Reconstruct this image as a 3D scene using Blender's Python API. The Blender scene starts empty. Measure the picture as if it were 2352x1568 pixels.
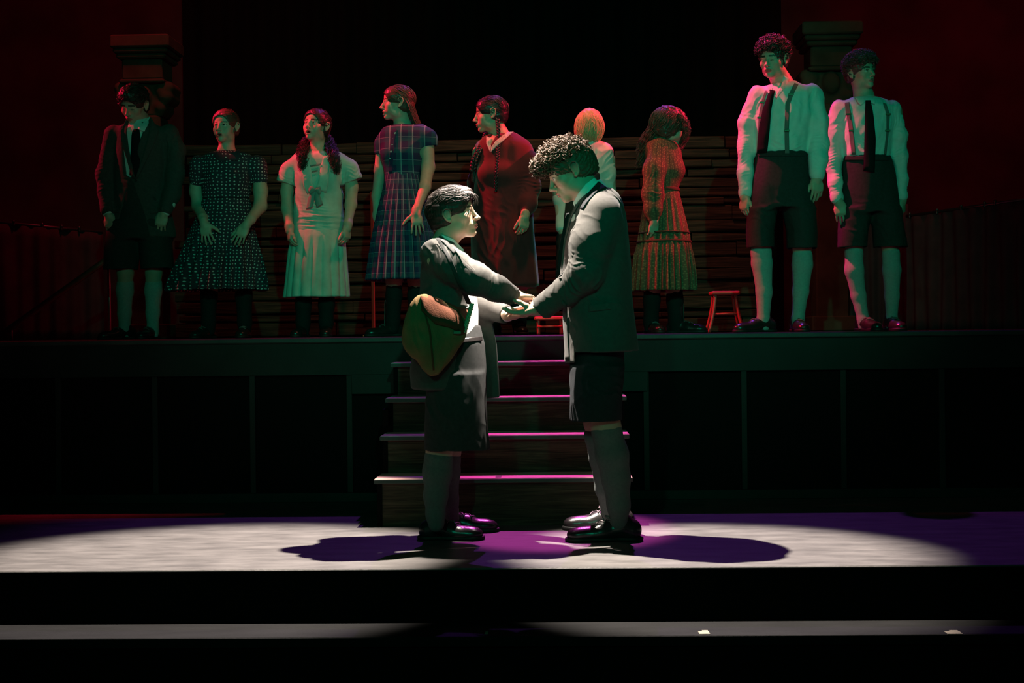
import bpy, math, random
import numpy as np
from mathutils import Vector, Matrix
from mathutils.bvhtree import BVHTree

# ------------------------------------------------------------------ camera, world, exposure
C = bpy.context.scene.collection
FPX, CX, CY = 3267.0, 1176.0, 784.0          # focal length in pixels of the 2352x1568 frame
CAM_Z = 0.93
cd = bpy.data.cameras.new('camera'); cam = bpy.data.objects.new('camera', cd); C.objects.link(cam)
cd.sensor_width = 36.0; cd.lens = FPX*36.0/2352.0; cd.clip_end = 100
CAM_R = Matrix.Rotation(math.radians(1.75), 3, 'Z') @ Matrix.Rotation(math.radians(90)-18/FPX, 3, 'X') @ Matrix.Rotation(-0.0115, 3, 'Z')
cam.matrix_world = Matrix.Translation((0, 0, CAM_Z)) @ CAM_R.to_4x4()
bpy.context.scene.camera = cam
CAMP = np.array((0, 0, CAM_Z)); CR = np.array(CAM_R)
def at(px, py, Y):                            # pixel -> point on the plane at depth Y
    d = CR @ np.array(((px-CX)/FPX, -(py-CY)/FPX, -1.0))
    return CAMP + d*(Y/d[1])
def floor_at(px, py, z=0.0):                  # pixel -> point at height z
    d = CR @ np.array(((px-CX)/FPX, -(py-CY)/FPX, -1.0))
    return CAMP + d*((z-CAM_Z)/d[2])
sc = bpy.context.scene
sc.view_settings.view_transform = 'Standard'; sc.view_settings.look = 'None'
sc.view_settings.exposure = 0.0; sc.view_settings.gamma = 1.0
try: sc.view_settings.use_curve_mapping = False
except Exception: pass
w = bpy.data.worlds.new('world'); sc.world = w; w.use_nodes = True
w.node_tree.nodes['Background'].inputs[0].default_value = (0.25, 0.35, 0.5, 1)
w.node_tree.nodes['Background'].inputs[1].default_value = 0.0012

def spot(name, loc, tgt, power, col, angle, blend=0.3, size=0.06):
    l = bpy.data.lights.new(name, 'SPOT'); o = bpy.data.objects.new(name, l); C.objects.link(o)
    l.energy = power; l.color = col; l.spot_size = math.radians(angle); l.spot_blend = blend; l.shadow_soft_size = size
    o.location = loc
    o.rotation_euler = (Vector(tgt)-Vector(loc)).to_track_quat('-Z', 'Y').to_euler()
    return o
# ------------------------------------------------------------------ the rig: stage spotlights
RED, GREEN, PURPLE, WARM = (1, .012, .07), (.006, .85, .46), (.44, .08, 1), (1, .89, .78)
spot('key_spot_left', (-1.35, 7.05, 5.2), (0.62, 6.05, 0), 10600, WARM, 19, .6, .035)
spot('key_spot_right', (0.95, 7.05, 5.2), (-1.42, 6.05, 0), 11200, WARM, 21, .6, .035)
spot('purple_back_spot', (0.3, 12.6, 8.2), (0.3, 6.9, 0), 850, PURPLE, 36, .5, .05)
spot('magenta_stair_spot', (0.1, 12.6, 8.2), (0.0, 7.0, 0.35), 5600, (1, .10, .66), 7.0, .5, .05)
spot('green_front_spot', (1.3, -4.0, 4.6), (-0.1, 9.6, 2.45), 1600, GREEN, 28, .85, .08)
spot('green_low_spot', (-1.6, -3.5, 3.4), (0.0, 7.4, 0.35), 330, GREEN, 34, 1, .08)
spot('red_side_spot_left', (-4.7, 9.3, 6.0), (-0.80, 9.3, 2.0), 2300, RED, 23, .5, .06)
spot('red_side_spot_right', (4.9, 10.2, 6.0), (-0.53, 9.3, 1.6), 3200, RED, 22, .5, .06)
spot('red_top_spot', (-1.3, 9.5, 6.3), (1.50, 9.0, 2.2), 3000, (1, .03, .16), 11, .5, .05)
spot('red_far_left_spot', (-5.4, 9.9, 3.9), (-2.3, 9.3, 1.9), 600, RED, 22, .5, .06)
spot('red_wash_left', (-2.6, 9.8, 5.6), (-4.4, 14.5, 2.4), 170, (1, .03, .07), 100, 1, .2)
spot('red_wash_right', (3.2, 9.8, 5.6), (4.8, 14.5, 2.4), 200, (1, .03, .07), 100, 1, .2)
spot('amber_wall_spot', (0.0, 8.6, 4.6), (-0.1, 10.8, 1.4), 150, (1, .34, .20), 90, 1, .1)


# ------------------------------------------------------------------ materials
def mat(name, col, rough=0.85, spec=0.3, bump=0.0, bscale=300.0, var=0.0, vscale=8.0, attr=None, metal=0.0, sheen=0.0, stretch=None):
    m = bpy.data.materials.new(name); m.use_nodes = True
    nt = m.node_tree; N = nt.nodes; L = nt.links; b = N['Principled BSDF']
    b.inputs['Base Color'].default_value = (*col, 1); b.inputs['Roughness'].default_value = rough
    b.inputs['Specular IOR Level'].default_value = spec; b.inputs['Metallic'].default_value = metal
    if sheen: b.inputs['Sheen Weight'].default_value = sheen; b.inputs['Sheen Roughness'].default_value = 0.4
    tc = N.new('ShaderNodeTexCoord'); src = tc.outputs['Object']
    if stretch:
        mp = N.new('ShaderNodeMapping'); mp.inputs['Scale'].default_value = stretch
        L.new(src, mp.inputs['Vector']); src = mp.outputs[0]
    if attr:
        a = N.new('ShaderNodeAttribute'); a.attribute_name = attr; colsrc = a.outputs['Color']
    else:
        rgb = N.new('ShaderNodeRGB'); rgb.outputs[0].default_value = (*col, 1); colsrc = rgb.outputs[0]
    if var > 0:
        n = N.new('ShaderNodeTexNoise'); n.inputs['Scale'].default_value = vscale; n.inputs['Detail'].default_value = 6
        L.new(src, n.inputs['Vector'])
        mr = N.new('ShaderNodeMapRange'); mr.inputs['From Min'].default_value = 0.3; mr.inputs['From Max'].default_value = 0.7
        mr.inputs['To Min'].default_value = 1-var; mr.inputs['To Max'].default_value = 1+var
        L.new(n.outputs['Fac'], mr.inputs['Value'])
        v = N.new('ShaderNodeVectorMath'); v.operation = 'SCALE'
        L.new(colsrc, v.inputs[0]); L.new(mr.outputs[0], v.inputs['Scale']); colsrc = v.outputs[0]
    L.new(colsrc, b.inputs['Base Color'])
    if bump > 0:
        n2 = N.new('ShaderNodeTexNoise'); n2.inputs['Scale'].default_value = bscale; n2.inputs['Detail'].default_value = 4
        L.new(src, n2.inputs['Vector'])
        bp = N.new('ShaderNodeBump'); bp.inputs['Strength'].default_value = bump; bp.inputs['Distance'].default_value = 0.004
        L.new(n2.outputs['Fac'], bp.inputs['Height']); L.new(bp.outputs[0], b.inputs['Normal'])
    return m

def math_node(nt, op, a, b=None, c=None):
    n = nt.nodes.new('ShaderNodeMath'); n.operation = op
    for i, v in enumerate((a, b, c)):
        if v is None: continue
        if isinstance(v, (int, float)): n.inputs[i].default_value = v
        else: nt.links.new(v, n.inputs[i])
    return n.outputs[0]
def uvfab(name, base, rough=0.85):
    """cloth material with access to the cloth's own (around, along) coordinates stored on the mesh"""
    m = mat(name, base, rough, 0.25, 0.25, 400, 0.12, 10)
    nt = m.node_tree; a = nt.nodes.new('ShaderNodeAttribute'); a.attribute_name = 'cloth'
    s = nt.nodes.new('ShaderNodeSeparateXYZ'); nt.links.new(a.outputs['Vector'], s.inputs[0])
    return m, nt, s.outputs[0], s.outputs[1], a.outputs['Vector']
def mixin(nt, fac, col):
    b = nt.nodes['Principled BSDF']; prev = b.inputs['Base Color'].links[0].from_socket
    mx = nt.nodes.new('ShaderNodeMix'); mx.data_type = 'RGBA'
    nt.links.new(fac, mx.inputs['Factor']); nt.links.new(prev, mx.inputs[6]); mx.inputs[7].default_value = (*col, 1)
    nt.links.new(mx.outputs[2], b.inputs['Base Color'])

# ------------------------------------------------------------------ object helpers
def empty(name, loc, label, cat, group=None, rz=0):
    o = bpy.data.objects.new(name, None); C.objects.link(o); o.location = loc; o.rotation_euler = (0, 0, rz)
    o.empty_display_size = 0.1
    o['label'] = label; o['category'] = cat
    if group: o['group'] = group
    bpy.context.view_layer.update()
    return o
def meshobj(name, V, Fc, m, parent=None, smooth=True, col=None, cloth=None, label=None):
    """V (n,3) world, Fc = (k,4) int array or list of tuples"""
    V = np.asarray(V, np.float32)
    base = np.zeros(3)
    p = parent
    while p is not None:
        base = base + np.array(p.location); p = p.parent
    me = bpy.data.meshes.new(name)
    if isinstance(Fc, np.ndarray):
        nf, k = Fc.shape
        me.vertices.add(len(V)); me.vertices.foreach_set('co', (V-base).astype(np.float32).ravel())
        me.loops.add(nf*k); me.loops.foreach_set('vertex_index', Fc.astype(np.int32).ravel())
        me.polygons.add(nf); me.polygons.foreach_set('loop_start', np.arange(0, nf*k, k, dtype=np.int32))
        me.polygons.foreach_set('loop_total', np.full(nf, k, np.int32))
        me.update(calc_edges=True)
    else:
        me.from_pydata((V-base).tolist(), [], [tuple(f) for f in Fc]); me.update()
    me.polygons.foreach_set('use_smooth', np.full(len(me.polygons), bool(smooth)))
    if col is not None:
        a = me.color_attributes.new('col', 'FLOAT_COLOR', 'POINT')
        cc = np.ones((len(V), 4), np.float32); cc[:, :3] = col; a.data.foreach_set('color', cc.ravel())
    if cloth is not None:
        a = me.attributes.new('cloth', 'FLOAT_VECTOR', 'POINT')
        cc = np.zeros((len(V), 3), np.float32); cc[:, :2] = cloth; a.data.foreach_set('vector', cc.ravel())
    me.materials.append(m)
    o = bpy.data.objects.new(name, me); C.objects.link(o)
    if parent: o.parent = parent
    if label: o['label'] = label
    return o
def tagm(o, label, cat, group=None):
    o['label'] = label; o['category'] = cat
    if group: o['group'] = group
    return o
class MB:
    """collects boxes and tubes into one mesh"""
    def __init__(s): s.V = []; s.F = []
    def add(s, V, F):
        n = len(s.V); s.V += [tuple(v) for v in V]; s.F += [tuple(i+n for i in f) for f in F]; return s
    def box(s, x0, x1, y0, y1, z0, z1, bev=0.0):
        b = min(bev, (x1-x0)/3, (y1-y0)/3, (z1-z0)/3)
        if b <= 0:
            V = [(x, y, z) for x in (x0, x1) for y in (y0, y1) for z in (z0, z1)]
            return s.add(V, [(0, 1, 3, 2), (4, 6, 7, 5), (0, 4, 5, 1), (2, 3, 7, 6), (0, 2, 6, 4), (1, 5, 7, 3)])
        V = []; F = []
        for zz, ins in ((z0, b), (z0+b, 0), (z1-b, 0), (z1, b)):
            a0, a1, c0, c1 = x0+ins, x1-ins, y0+ins, y1-ins
            V += [(a0+b, c0, zz), (a1-b, c0, zz), (a1, c0+b, zz), (a1, c1-b, zz), (a1-b, c1, zz), (a0+b, c1, zz), (a0, c1-b, zz), (a0, c0+b, zz)]
        for l in range(3):
            for i in range(8):
                j = (i+1) % 8; F.append((l*8+i, l*8+j, (l+1)*8+j, (l+1)*8+i))
        F.append(tuple(range(7, -1, -1))); F.append(tuple(range(24, 32)))
        return s.add(V, F)
    def tube(s, pts, r, n=6, close=False):
        V, F = tube_geo(pts, r, n); return s.add(V, F)
    def build(s, name, m, parent=None, smooth=False, label=None):
        return meshobj(name, np.array(s.V), s.F, m, parent, smooth, label=label)
def tube_geo(pts, r, n=6, squash=1.0):
    pts = np.asarray(pts, float); k = len(pts); r = np.broadcast_to(np.asarray(r, float), (k,))
    T = np.gradient(pts, axis=0); T /= np.linalg.norm(T, axis=1)[:, None]+1e-12
    ref = np.array((0.123, 0.456, 0.88)); ref /= np.linalg.norm(ref)
    a = np.cross(T, ref); a /= np.linalg.norm(a, axis=1)[:, None]+1e-9; b = np.cross(T, a)*squash
    th = np.arange(n)*2*math.pi/n
    V = pts[:, None, :]+r[:, None, None]*(np.cos(th)[None, :, None]*a[:, None, :]+np.sin(th)[None, :, None]*b[:, None, :])
    V = V.reshape(-1, 3)
    F = [(i*n+j, i*n+(j+1) % n, (i+1)*n+(j+1) % n, (i+1)*n+j) for i in range(k-1) for j in range(n)]
    F.append(tuple(range(n-1, -1, -1))); F.append(tuple((k-1)*n+j for j in range(n)))
    return V, F

# ------------------------------------------------------------------ implicit surfaces -> one continuous skin
def nrm(v): v = np.asarray(v, float); return v/(np.linalg.norm(v)+1e-12)
def smin(a, b, k):
    if k <= 0: return np.minimum(a, b)
    h = np.clip(0.5+0.5*(a-b)/k, 0, 1); return a*(1-h)+b*h-k*h*(1-h)
QUAL = 1.0
class Sdf:
    def __init__(s): s.P = []
    def _a(s, fn, lo, hi, k, sub): s.P.append((fn, np.asarray(lo, float), np.asarray(hi, float), k, sub)); return s
    def cone(s, a, b, ra, rb, k=0.02, sub=False):
        a = np.asarray(a, float); b = np.asarray(b, float); ba = b-a; L2 = float(ba@ba)+1e-12
        def f(X, Y, Z):
            t = np.clip(((X-a[0])*ba[0]+(Y-a[1])*ba[1]+(Z-a[2])*ba[2])/L2, 0, 1)
            return np.sqrt((X-a[0]-t*ba[0])**2+(Y-a[1]-t*ba[1])**2+(Z-a[2]-t*ba[2])**2)-(ra+t*(rb-ra))
        R = max(ra, rb)
        return s._a(f, np.minimum(a, b)-R, np.maximum(a, b)+R, k, sub)
    def chain(s, pts, k=0.02, sub=False):
        for p, q in zip(pts[:-1], pts[1:]): s.cone(p[0], q[0], p[1], q[1], k, sub)
        return s
    def ell(s, c, r, R=None, k=0.02, sub=False):
        c = np.asarray(c, float); r = np.broadcast_to(np.asarray(r, float), (3,)); M = np.eye(3) if R is None else np.asarray(R, float)
        def f(X, Y, Z):
            x, y, z = X-c[0], Y-c[1], Z-c[2]
            q = [M[0, i]*x+M[1, i]*y+M[2, i]*z for i in range(3)]      # columns of M are the axes
            k0 = np.sqrt(sum((q[i]/r[i])**2 for i in range(3))); k1 = np.sqrt(sum((q[i]/r[i]**2)**2 for i in range(3)))+1e-9
            return k0*(k0-1)/k1
        e = np.sqrt(((M*r[None, :])**2).sum(1))
        return s._a(f, c-e, c+e, k, sub)
    def box(s, c, h, R=None, rd=0.005, k=0.01, sub=False):
        c = np.asarray(c, float); h = np.asarray(h, float); M = np.eye(3) if R is None else np.asarray(R, float)
        def f(X, Y, Z):
            x, y, z = X-c[0], Y-c[1], Z-c[2]
            q = [np.abs(M[0, i]*x+M[1, i]*y+M[2, i]*z)-(h[i]-rd) for i in range(3)]
            return np.sqrt(sum(np.maximum(v, 0)**2 for v in q))+np.minimum(np.maximum(q[0], np.maximum(q[1], q[2])), 0)-rd
        e = (np.abs(M)*h[None, :]).sum(1)
        return s._a(f, c-e, c+e, k, sub)
    def loft(s, rows, k=0.02, phi=0.0, mod=None, sub=False, rd=0.015):
        """rows: (z, cx, cy, a, b) from one end to the other"""
        r = np.array(sorted([tuple(q) for q in rows]), float)
        zz = np.linspace(r[0, 0], r[-1, 0], 160); D = [np.interp(zz, r[:, 0], r[:, i]) for i in range(1, 5)]
        ker = np.hanning(15); ker /= ker.sum()
        D = [np.convolve(np.pad(v, 7, 'edge'), ker, 'valid') for v in D]
        z0, z1 = zz[0], zz[-1]; cp, sp = math.cos(phi), math.sin(phi)
        def f(X, Y, Z):
            cx, cy, a, b = [np.interp(Z, zz, v) for v in D]
            x, y = X-cx, Y-cy
            x, y = cp*x+sp*y, -sp*x+cp*y
            if mod is not None:
                m = mod(np.arctan2(x/a, -y/b), Z); a = a*m; b = b*m
            k0 = np.sqrt((x/a)**2+(y/b)**2)+1e-9; k1 = np.sqrt((x/a**2)**2+(y/b**2)**2)+1e-9
            d = k0*(k0-1)/k1
            return -smin(-d, -np.maximum(Z-z1, z0-Z), rd)
        A = r[:, 3:5].max(1)*1.15 if phi else r[:, 3]*1.15; B = r[:, 3:5].max(1)*1.15 if phi else r[:, 4]*1.15
        return s._a(f, ((r[:, 1]-A).min(), (r[:, 2]-B).min(), z0), ((r[:, 1]+A).max(), (r[:, 2]+B).max(), z1), k, sub)
    def prism(s, pts, y0, y1, k=0.004, sub=True):
        """convex polygon pts (x,z) cut along y"""
        P = np.asarray(pts, float); c = P.mean(0); pl = []
        for i in range(len(P)):
            a, b = P[i], P[(i+1) % len(P)]; n = np.array((b[1]-a[1], a[0]-b[0])); n /= np.linalg.norm(n)+1e-12
            if n@(c-a) > 0: n = -n
            pl.append((n, n@a))
        def f(X, Y, Z):
            d = np.maximum(Y-y1, y0-Y)+0*X+0*Z
            for n, o in pl: d = np.maximum(d, n[0]*X+n[1]*Z-o)
            return d
        return s._a(f, (P[:, 0].min(), y0, P[:, 1].min()), (P[:, 0].max(), y1, P[:, 1].max()), k, sub)
    def plane_cut(s, z, above=True, k=0.004):
        def f(X, Y, Z): return (z-Z if above else Z-z)+0*X+0*Y
        return s._a(f, (-1e3,)*3, (1e3,)*3, k, True)
    def extract(s, res):
        res = res*QUAL
        adds = [p for p in s.P if not p[4]]
        lo = np.min([p[1] for p in adds], 0)-4*res; hi = np.max([p[2] for p in adds], 0)+4*res
        n = np.ceil((hi-lo)/res).astype(int)+1
        ax = [(lo[i]+np.arange(n[i])*res) for i in range(3)]
        D = np.full(n, 0.5, np.float32)
        for fn, a, b, k, sub in s.P:
            m = k+3*res
            i0 = np.clip(np.floor((a-m-lo)/res).astype(int), 0, n-1); i1 = np.clip(np.ceil((b+m-lo)/res).astype(int)+1, 1, n)
            if np.any(i1 <= i0): continue
            sl = tuple(slice(i0[j], i1[j]) for j in range(3))
            X = ax[0][sl[0]][:, None, None]; Y = ax[1][sl[1]][None, :, None]; Z = ax[2][sl[2]][None, None, :]
            d = fn(X, Y, Z)
            cur = D[sl]
            D[sl] = (-smin(-cur, d, k) if sub else smin(cur, d, k)).astype(np.float32)
        I = D < 0
        c = np.zeros(n-1, np.uint8)
        for dx in (0, 1):
            for dy in (0, 1):
                for dz in (0, 1):
                    c += I[dx:n[0]-1+dx, dy:n[1]-1+dy, dz:n[2]-1+dz]
        act = np.argwhere((c > 0) & (c < 8)); nn = n-1
        flat = (act[:, 0]*nn[1]+act[:, 1])*nn[2]+act[:, 2]
        corner = [(i, j, l) for i in (0, 1) for j in (0, 1) for l in (0, 1)]
        cv = np.stack([D[act[:, 0]+i, act[:, 1]+j, act[:, 2]+l] for i, j, l in corner], 1)
        S = np.zeros((len(act), 3)); W = np.zeros(len(act))
        for p in range(8):
            for q in range(p+1, 8):
                if sum(abs(corner[p][t]-corner[q][t]) for t in range(3)) != 1: continue
                a, b = cv[:, p], cv[:, q]; cr = (a < 0) != (b < 0)
                t = np.where(cr, a/np.where(cr, a-b, 1), 0)
                S += cr[:, None]*(np.array(corner[p])+t[:, None]*(np.array(corner[q])-np.array(corner[p]))); W += cr
        V = lo+(act+S/W[:, None])*res
        Fs = []
        def idx(A): return np.searchsorted(flat, (A[:, 0]*nn[1]+A[:, 1])*nn[2]+A[:, 2])
        for axn in range(3):
            o1, o2 = [(1, 2), (2, 0), (0, 1)][axn]
            sl0 = [slice(1, n[t]-1) for t in range(3)]; sl1 = list(sl0)
            sl0[axn] = slice(0, n[axn]-1); sl1[axn] = slice(1, n[axn])
            s0 = I[tuple(sl0)]; s1 = I[tuple(sl1)]
            E = np.argwhere(s0 != s1); base = E.copy()
            ins = s0[E[:, 0], E[:, 1], E[:, 2]]
            for t in range(3):
                if t != axn: base[:, t] += 1
            q = []
            for u, v in ((-1, -1), (0, -1), (0, 0), (-1, 0)):
                A = base.copy(); A[:, o1] += u; A[:, o2] += v; q.append(idx(A))
            Q = np.stack(q, 1); Q[~ins] = Q[~ins][:, ::-1]; Fs.append(Q)
        return V, np.concatenate(Fs)
def endcut(F, b, d, R, back=.0):
    """square end on a sleeve or collar: removes what lies beyond b along d, near b"""
    b = np.asarray(b, float)+nrm(d)*back; d = nrm(d)
    F._a(lambda X, Y, Z: np.maximum(-((X-b[0])*d[0]+(Y-b[1])*d[1]+(Z-b[2])*d[2]), np.sqrt((X-b[0]-d[0]*R*.5)**2+(Y-b[1]-d[1]*R*.5)**2+(Z-b[2]-d[2]*R*.5)**2)-R*1.15), b-R*1.7, b+R*1.7, .003, True)
def vnormals(V, F):
    a = V[F[:, 2]]-V[F[:, 0]]; b = V[F[:, 3]]-V[F[:, 1]]; n = np.cross(a, b)
    N = np.zeros_like(V)
    for i in range(4):
        for c in range(3): N[:, c] += np.bincount(F[:, i], n[:, c], len(V))
    return N/(np.linalg.norm(N, axis=1)[:, None]+1e-12)
def relax(V, F, it=1):
    for _ in range(it):
        S = np.zeros_like(V); W = np.zeros(len(V))
        for i in range(4):
            j = (i+1) % 4
            for a, b in ((i, j), (j, i)):
                for c in range(3): S[:, c] += np.bincount(F[:, a], V[F[:, b], c], len(V))
                W += np.bincount(F[:, a], minlength=len(V))
        V = V*0.4+0.6*S/np.maximum(W, 1)[:, None]
    return V
def wave(V, scale, seed, stretch=(1, 1, 1)):
    rs = np.random.RandomState(seed); o = np.zeros(len(V)); P = V*np.array(stretch)/scale
    for i in range(5):
        k = rs.normal(size=3); k *= (1.0+0.6*i)/np.linalg.norm(k)*3.0; k2 = rs.normal(size=3)*2.2
        o += np.sin(P@k+rs.rand()*6+1.3*np.sin(P@k2+rs.rand()*6))/(1+0.5*i)
    return o/2.2
def cloth_disp(V, F, amp=0.003, scale=0.12, seed=1, creases=(), stretch=(1, 1, 0.5)):
    """soft folds over the whole cloth and sharp creases near the given spots (centre, axis, radius, wavelength, height)"""
    N = vnormals(V, F); d = amp*wave(V, scale, seed, stretch)
    for i, (c, axd, r, lam, h) in enumerate(creases):
        c = np.asarray(c); axd = nrm(axd); q = (V-c)@axd
        g = np.exp(-(((V-c)**2).sum(1))/r**2)
        wv = np.sin(q*2*math.pi/(lam*1.35)+2.6*wave(V, r*1.5, seed+i*7+3)+i)
        mk = np.clip(.5+.8*wave(V, r*1.1, seed+i*5+90), 0, 1)
        d += h*g*mk*(.9-1.7*np.abs(wv)**0.8)
    return V+N*d[:, None]

# ------------------------------------------------------------------ people
def headR(yaw, pitch=0, roll=0):
    y, p, r = map(math.radians, (yaw, pitch, roll))
    f = np.array((math.sin(y)*math.cos(p), -math.cos(y)*math.cos(p), math.sin(p)))
    u0 = np.array((0, 0, 1.0)); u = nrm(u0-f*(u0@f)); l = np.cross(u, f)
    u2 = u*math.cos(r)+l*math.sin(r); l2 = l*math.cos(r)-u*math.sin(r)
    return np.stack([l2, f, u2], 1)
class Head:
    def __init__(s, c, yaw, pitch=0, roll=0, sc=1.0): s.c = np.asarray(c, float); s.R = headR(yaw, pitch, roll); s.s = sc
    def w(s, x, y, z): return s.c+s.R@(np.array((x, y, z))*s.s)
    def loc(s, V): return (V-s.c)@s.R/s.s
def add_head(F, H, neck, openm=0.0, closed=False, female=False, nr=0.056):
    s = H.s; R = H.R; W = H.w
    jw = 0.9 if female else 1.0
    def E(x, y, z, a, b, c, k=0.02, sub=False): F.ell(W(x, y, z), np.array((a, b, c))*s, R, k*s, sub)
    E(0, -.012, .034, .076, .098, .079)
    E(0, .038, .034, .064, .050, .062)
    E(0, .036, -.020, .060*jw, .050, .068)
    E(0, .022, -.062, .054*jw, .052, .042)
    E(0, .066, -.093, .024*jw, .021, .019, .022)
    if female:
        for q in (-1, 1): E(q*.036, .050, -.042, .024, .026, .028, .02)
    for q in (-1, 1):
        E(q*.044, .052, -.022, .020, .024, .020, .016)
        E(q*.048, .010, -.070, .014*jw, .026, .022, .02)
    if not closed:
        for q in (-1, 1): E(q*.031, .097, -.001, .019, .013, .0105, .010, True)
    else:
        for q in (-1, 1): E(q*.031, .101, .000, .019, .012, .010, .010, True)
    for q in (-1, 1):
        bw = .0055 if female else .0075; F.cone(W(q*.048, .068, .016), W(q*.012, .0855, .014), bw*s, bw*.85*s, .012*s)
        E(q*.031, .0725, -.001, .0128, .0125, .0122, .002)
        F.cone(W(q*.046, .071, .0), W(q*.032, .0845, .0085), .003*s, .0032*s, .004*s)
        F.cone(W(q*.032, .0845, .0085), W(q*.018, .081, .001), .0032*s, .003*s, .004*s)
        F.cone(W(q*.045, .070, -.002), W(q*.031, .081, -.0105), .003*s, .003*s, .005*s)
        F.cone(W(q*.031, .081, -.0105), W(q*.018, .080, -.002), .003*s, .003*s, .005*s)
    F.cone(W(0, .085, .012), W(0, .106, -.030), .0075*s, .0095*s, .010*s)
    E(0, .1095, -.034, .0105, .0100, .0092, .006)
    for q in (-1, 1): E(q*.0125, .0985, -.037, .0075, .0095, .0072, .006)
    for q in (-1, 1): E(q*.0065, .106, -.0455, .0035, .006, .004, .002, True)
    E(0, .078, -.060, .026, .019, .018, .014)
    E(0, .0925, -.0605, .020, .0085, .0052, .003)
    E(0, .0895, -.0720-.008*openm, .017, .0085, .0058, .003)
    if openm > 0: E(0, .100, -.067-.003*openm, .0135, .030, .0045+.007*openm, .003, True)
    else:
        F.cone(W(-.019, .098, -.0665), W(.019, .098, -.0665), .0012*s, .0012*s, .002*s, True)
    for q in (-1, 1):                              # ears: bowl, rim and lobe
        Re = R @ np.array(Matrix.Rotation(q*math.radians(18), 3, 'Z'))
        F.ell(W(q*.077, -.014, -.001), np.array((.0045, .018, .029))*s, Re, .006*s)
        rim = [(.080, .004, .008), (.083, .001, .024), (.086, -.013, .031), (.088, -.027, .024), (.087, -.031, .006), (.084, -.024, -.012), (.080, -.012, -.028)]
        F.chain([(W(q*a, b, c), .0034*s) for a, b, c in rim], .003*s)
        F.ell(W(q*.079, -.006, -.027), np.array((.004, .007, .009))*s, R, .005*s)
        F.ell(W(q*.0835, -.009, .000), np.array((.0055, .0085, .013))*s, Re, .003*s, True)
    F.cone(W(0, -.022, -.050), neck, nr*s, (nr+.008)*s, .030)
def skin_colors(V, H, skin, lip=(.42, .13, .11), brow=(.05, .03, .02), eye=True, browstr=1.0, base=None):
    q = H.loc(V); c = np.tile(np.array(skin, np.float32), (len(V), 1)) if base is None else base
    x, y, z = np.abs(q[:, 0]), q[:, 1], q[:, 2]
    near = (np.abs(z) < .13) & (np.abs(q[:, 0]) < .1) & (y > .03) & (y < .14)
    def mix(mask, col): c[near & mask] = col
    lp = ((x/.022)**2+((z+.0665)/.0125)**2 < 1) & (y > .080)
    mix(lp, lip)
    mix((x < .016) & (y < .083) & (y > .04) & (z < -.060) & (z > -.067-.02*0-.012), (.03, .008, .008))
    bz = .0215+.05*(x-.03)*(x < .04)-.25*np.maximum(x-.04, 0)
    mix((x > .011) & (x < .052) & (np.abs(z-bz) < .0042*browstr) & (y > .055), brow)
    if eye:
        d = np.sqrt((x-.031)**2+(y-.0725)**2+(z+.001)**2)
        mix((d < .0139) & (np.abs(z+.001) < .0072) & (y > .076), (.62, .56, .52))
        mix((d < .0142) & ((x-.031)**2+(z+.001)**2 < .0056**2) & (y > .076), (.02, .012, .01))
        mix((d < .019) & (np.abs(z-.0065-(-.5)*(x-.031)**2/.02) < .0016) & (y > .074) & (x > .016) & (x < .047), (.03, .02, .015))
    return c
def add_hand(F, wrist, d, n, t, sc=1.0, curl=(10, 14, 18, 22), spread=0.10, thumb=(0.75, 0.65, 0.25), tcurl=15, fl=None):
    """d fingers, n palm normal, t towards the thumb"""
    d = nrm(d); n = nrm(np.asarray(n, float)-d*(np.asarray(n, float)@d)); t0 = np.cross(n, d); t = t0 if t0@np.asarray(t, float) > 0 else -t0
    w = np.asarray(wrist, float); S = sc
    R = np.stack([t, d, n], 1)
    F.cone(w-d*.02*S, w+d*.02*S, .024*S, .025*S, .02)
    F.ell(w+d*.048*S+t*.002*S, np.array((.039, .050, .0145))*S, R, .012)
    F.box(w+d*.062*S, np.array((.037, .024, .011))*S, R, .009*S, .012)
    F.ell(w+d*.030*S+t*.024*S+n*.008*S, np.array((.017, .030, .013))*S, R, .012)
    offs = (.0295, .0100, -.0096, -.0285); ln = fl or (.072, .080, .074, .058); rr = (.0080, .0082, .0078, .0068)
    for i in range(4):
        p = w+d*(.082 if i in (1, 2) else .076)*S+t*offs[i]*S
        dd = nrm(d+t*spread*(1.5-i)); a = 0; L = ln[i]*S; r = rr[i]*S
        prev = p-dd*.015*S
        pts = [(prev, r*1.05), (p, r*1.08)]
        cu = curl[i]
        for j, fr in enumerate((.44, .31, .25)):
            a += cu if isinstance(cu, (int, float)) else cu[j]
            v = dd*math.cos(math.radians(a))+n*math.sin(math.radians(a))
            p = p+v*L*fr; pts.append((p, r*(1.0, .92, .80)[j]))
        F.chain(pts, .0015)
    tv = nrm(t*thumb[0]+d*thumb[1]+n*thumb[2]); p = w+d*.018*S+t*.022*S
    pts = [(p, .0145*S), (p+tv*.042*S, .0118*S)]
    v = tv; p2 = p+tv*.042*S
    tv2 = nrm(tv+d*math.tan(math.radians(tcurl))); p3 = p2+tv2*.032*S; tv3 = nrm(tv2+d*math.tan(math.radians(tcurl))); p4 = p3+tv3*.024*S
    F.chain(pts+[(p3, .0100*S), (p4, .0082*S)], .006)

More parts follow.
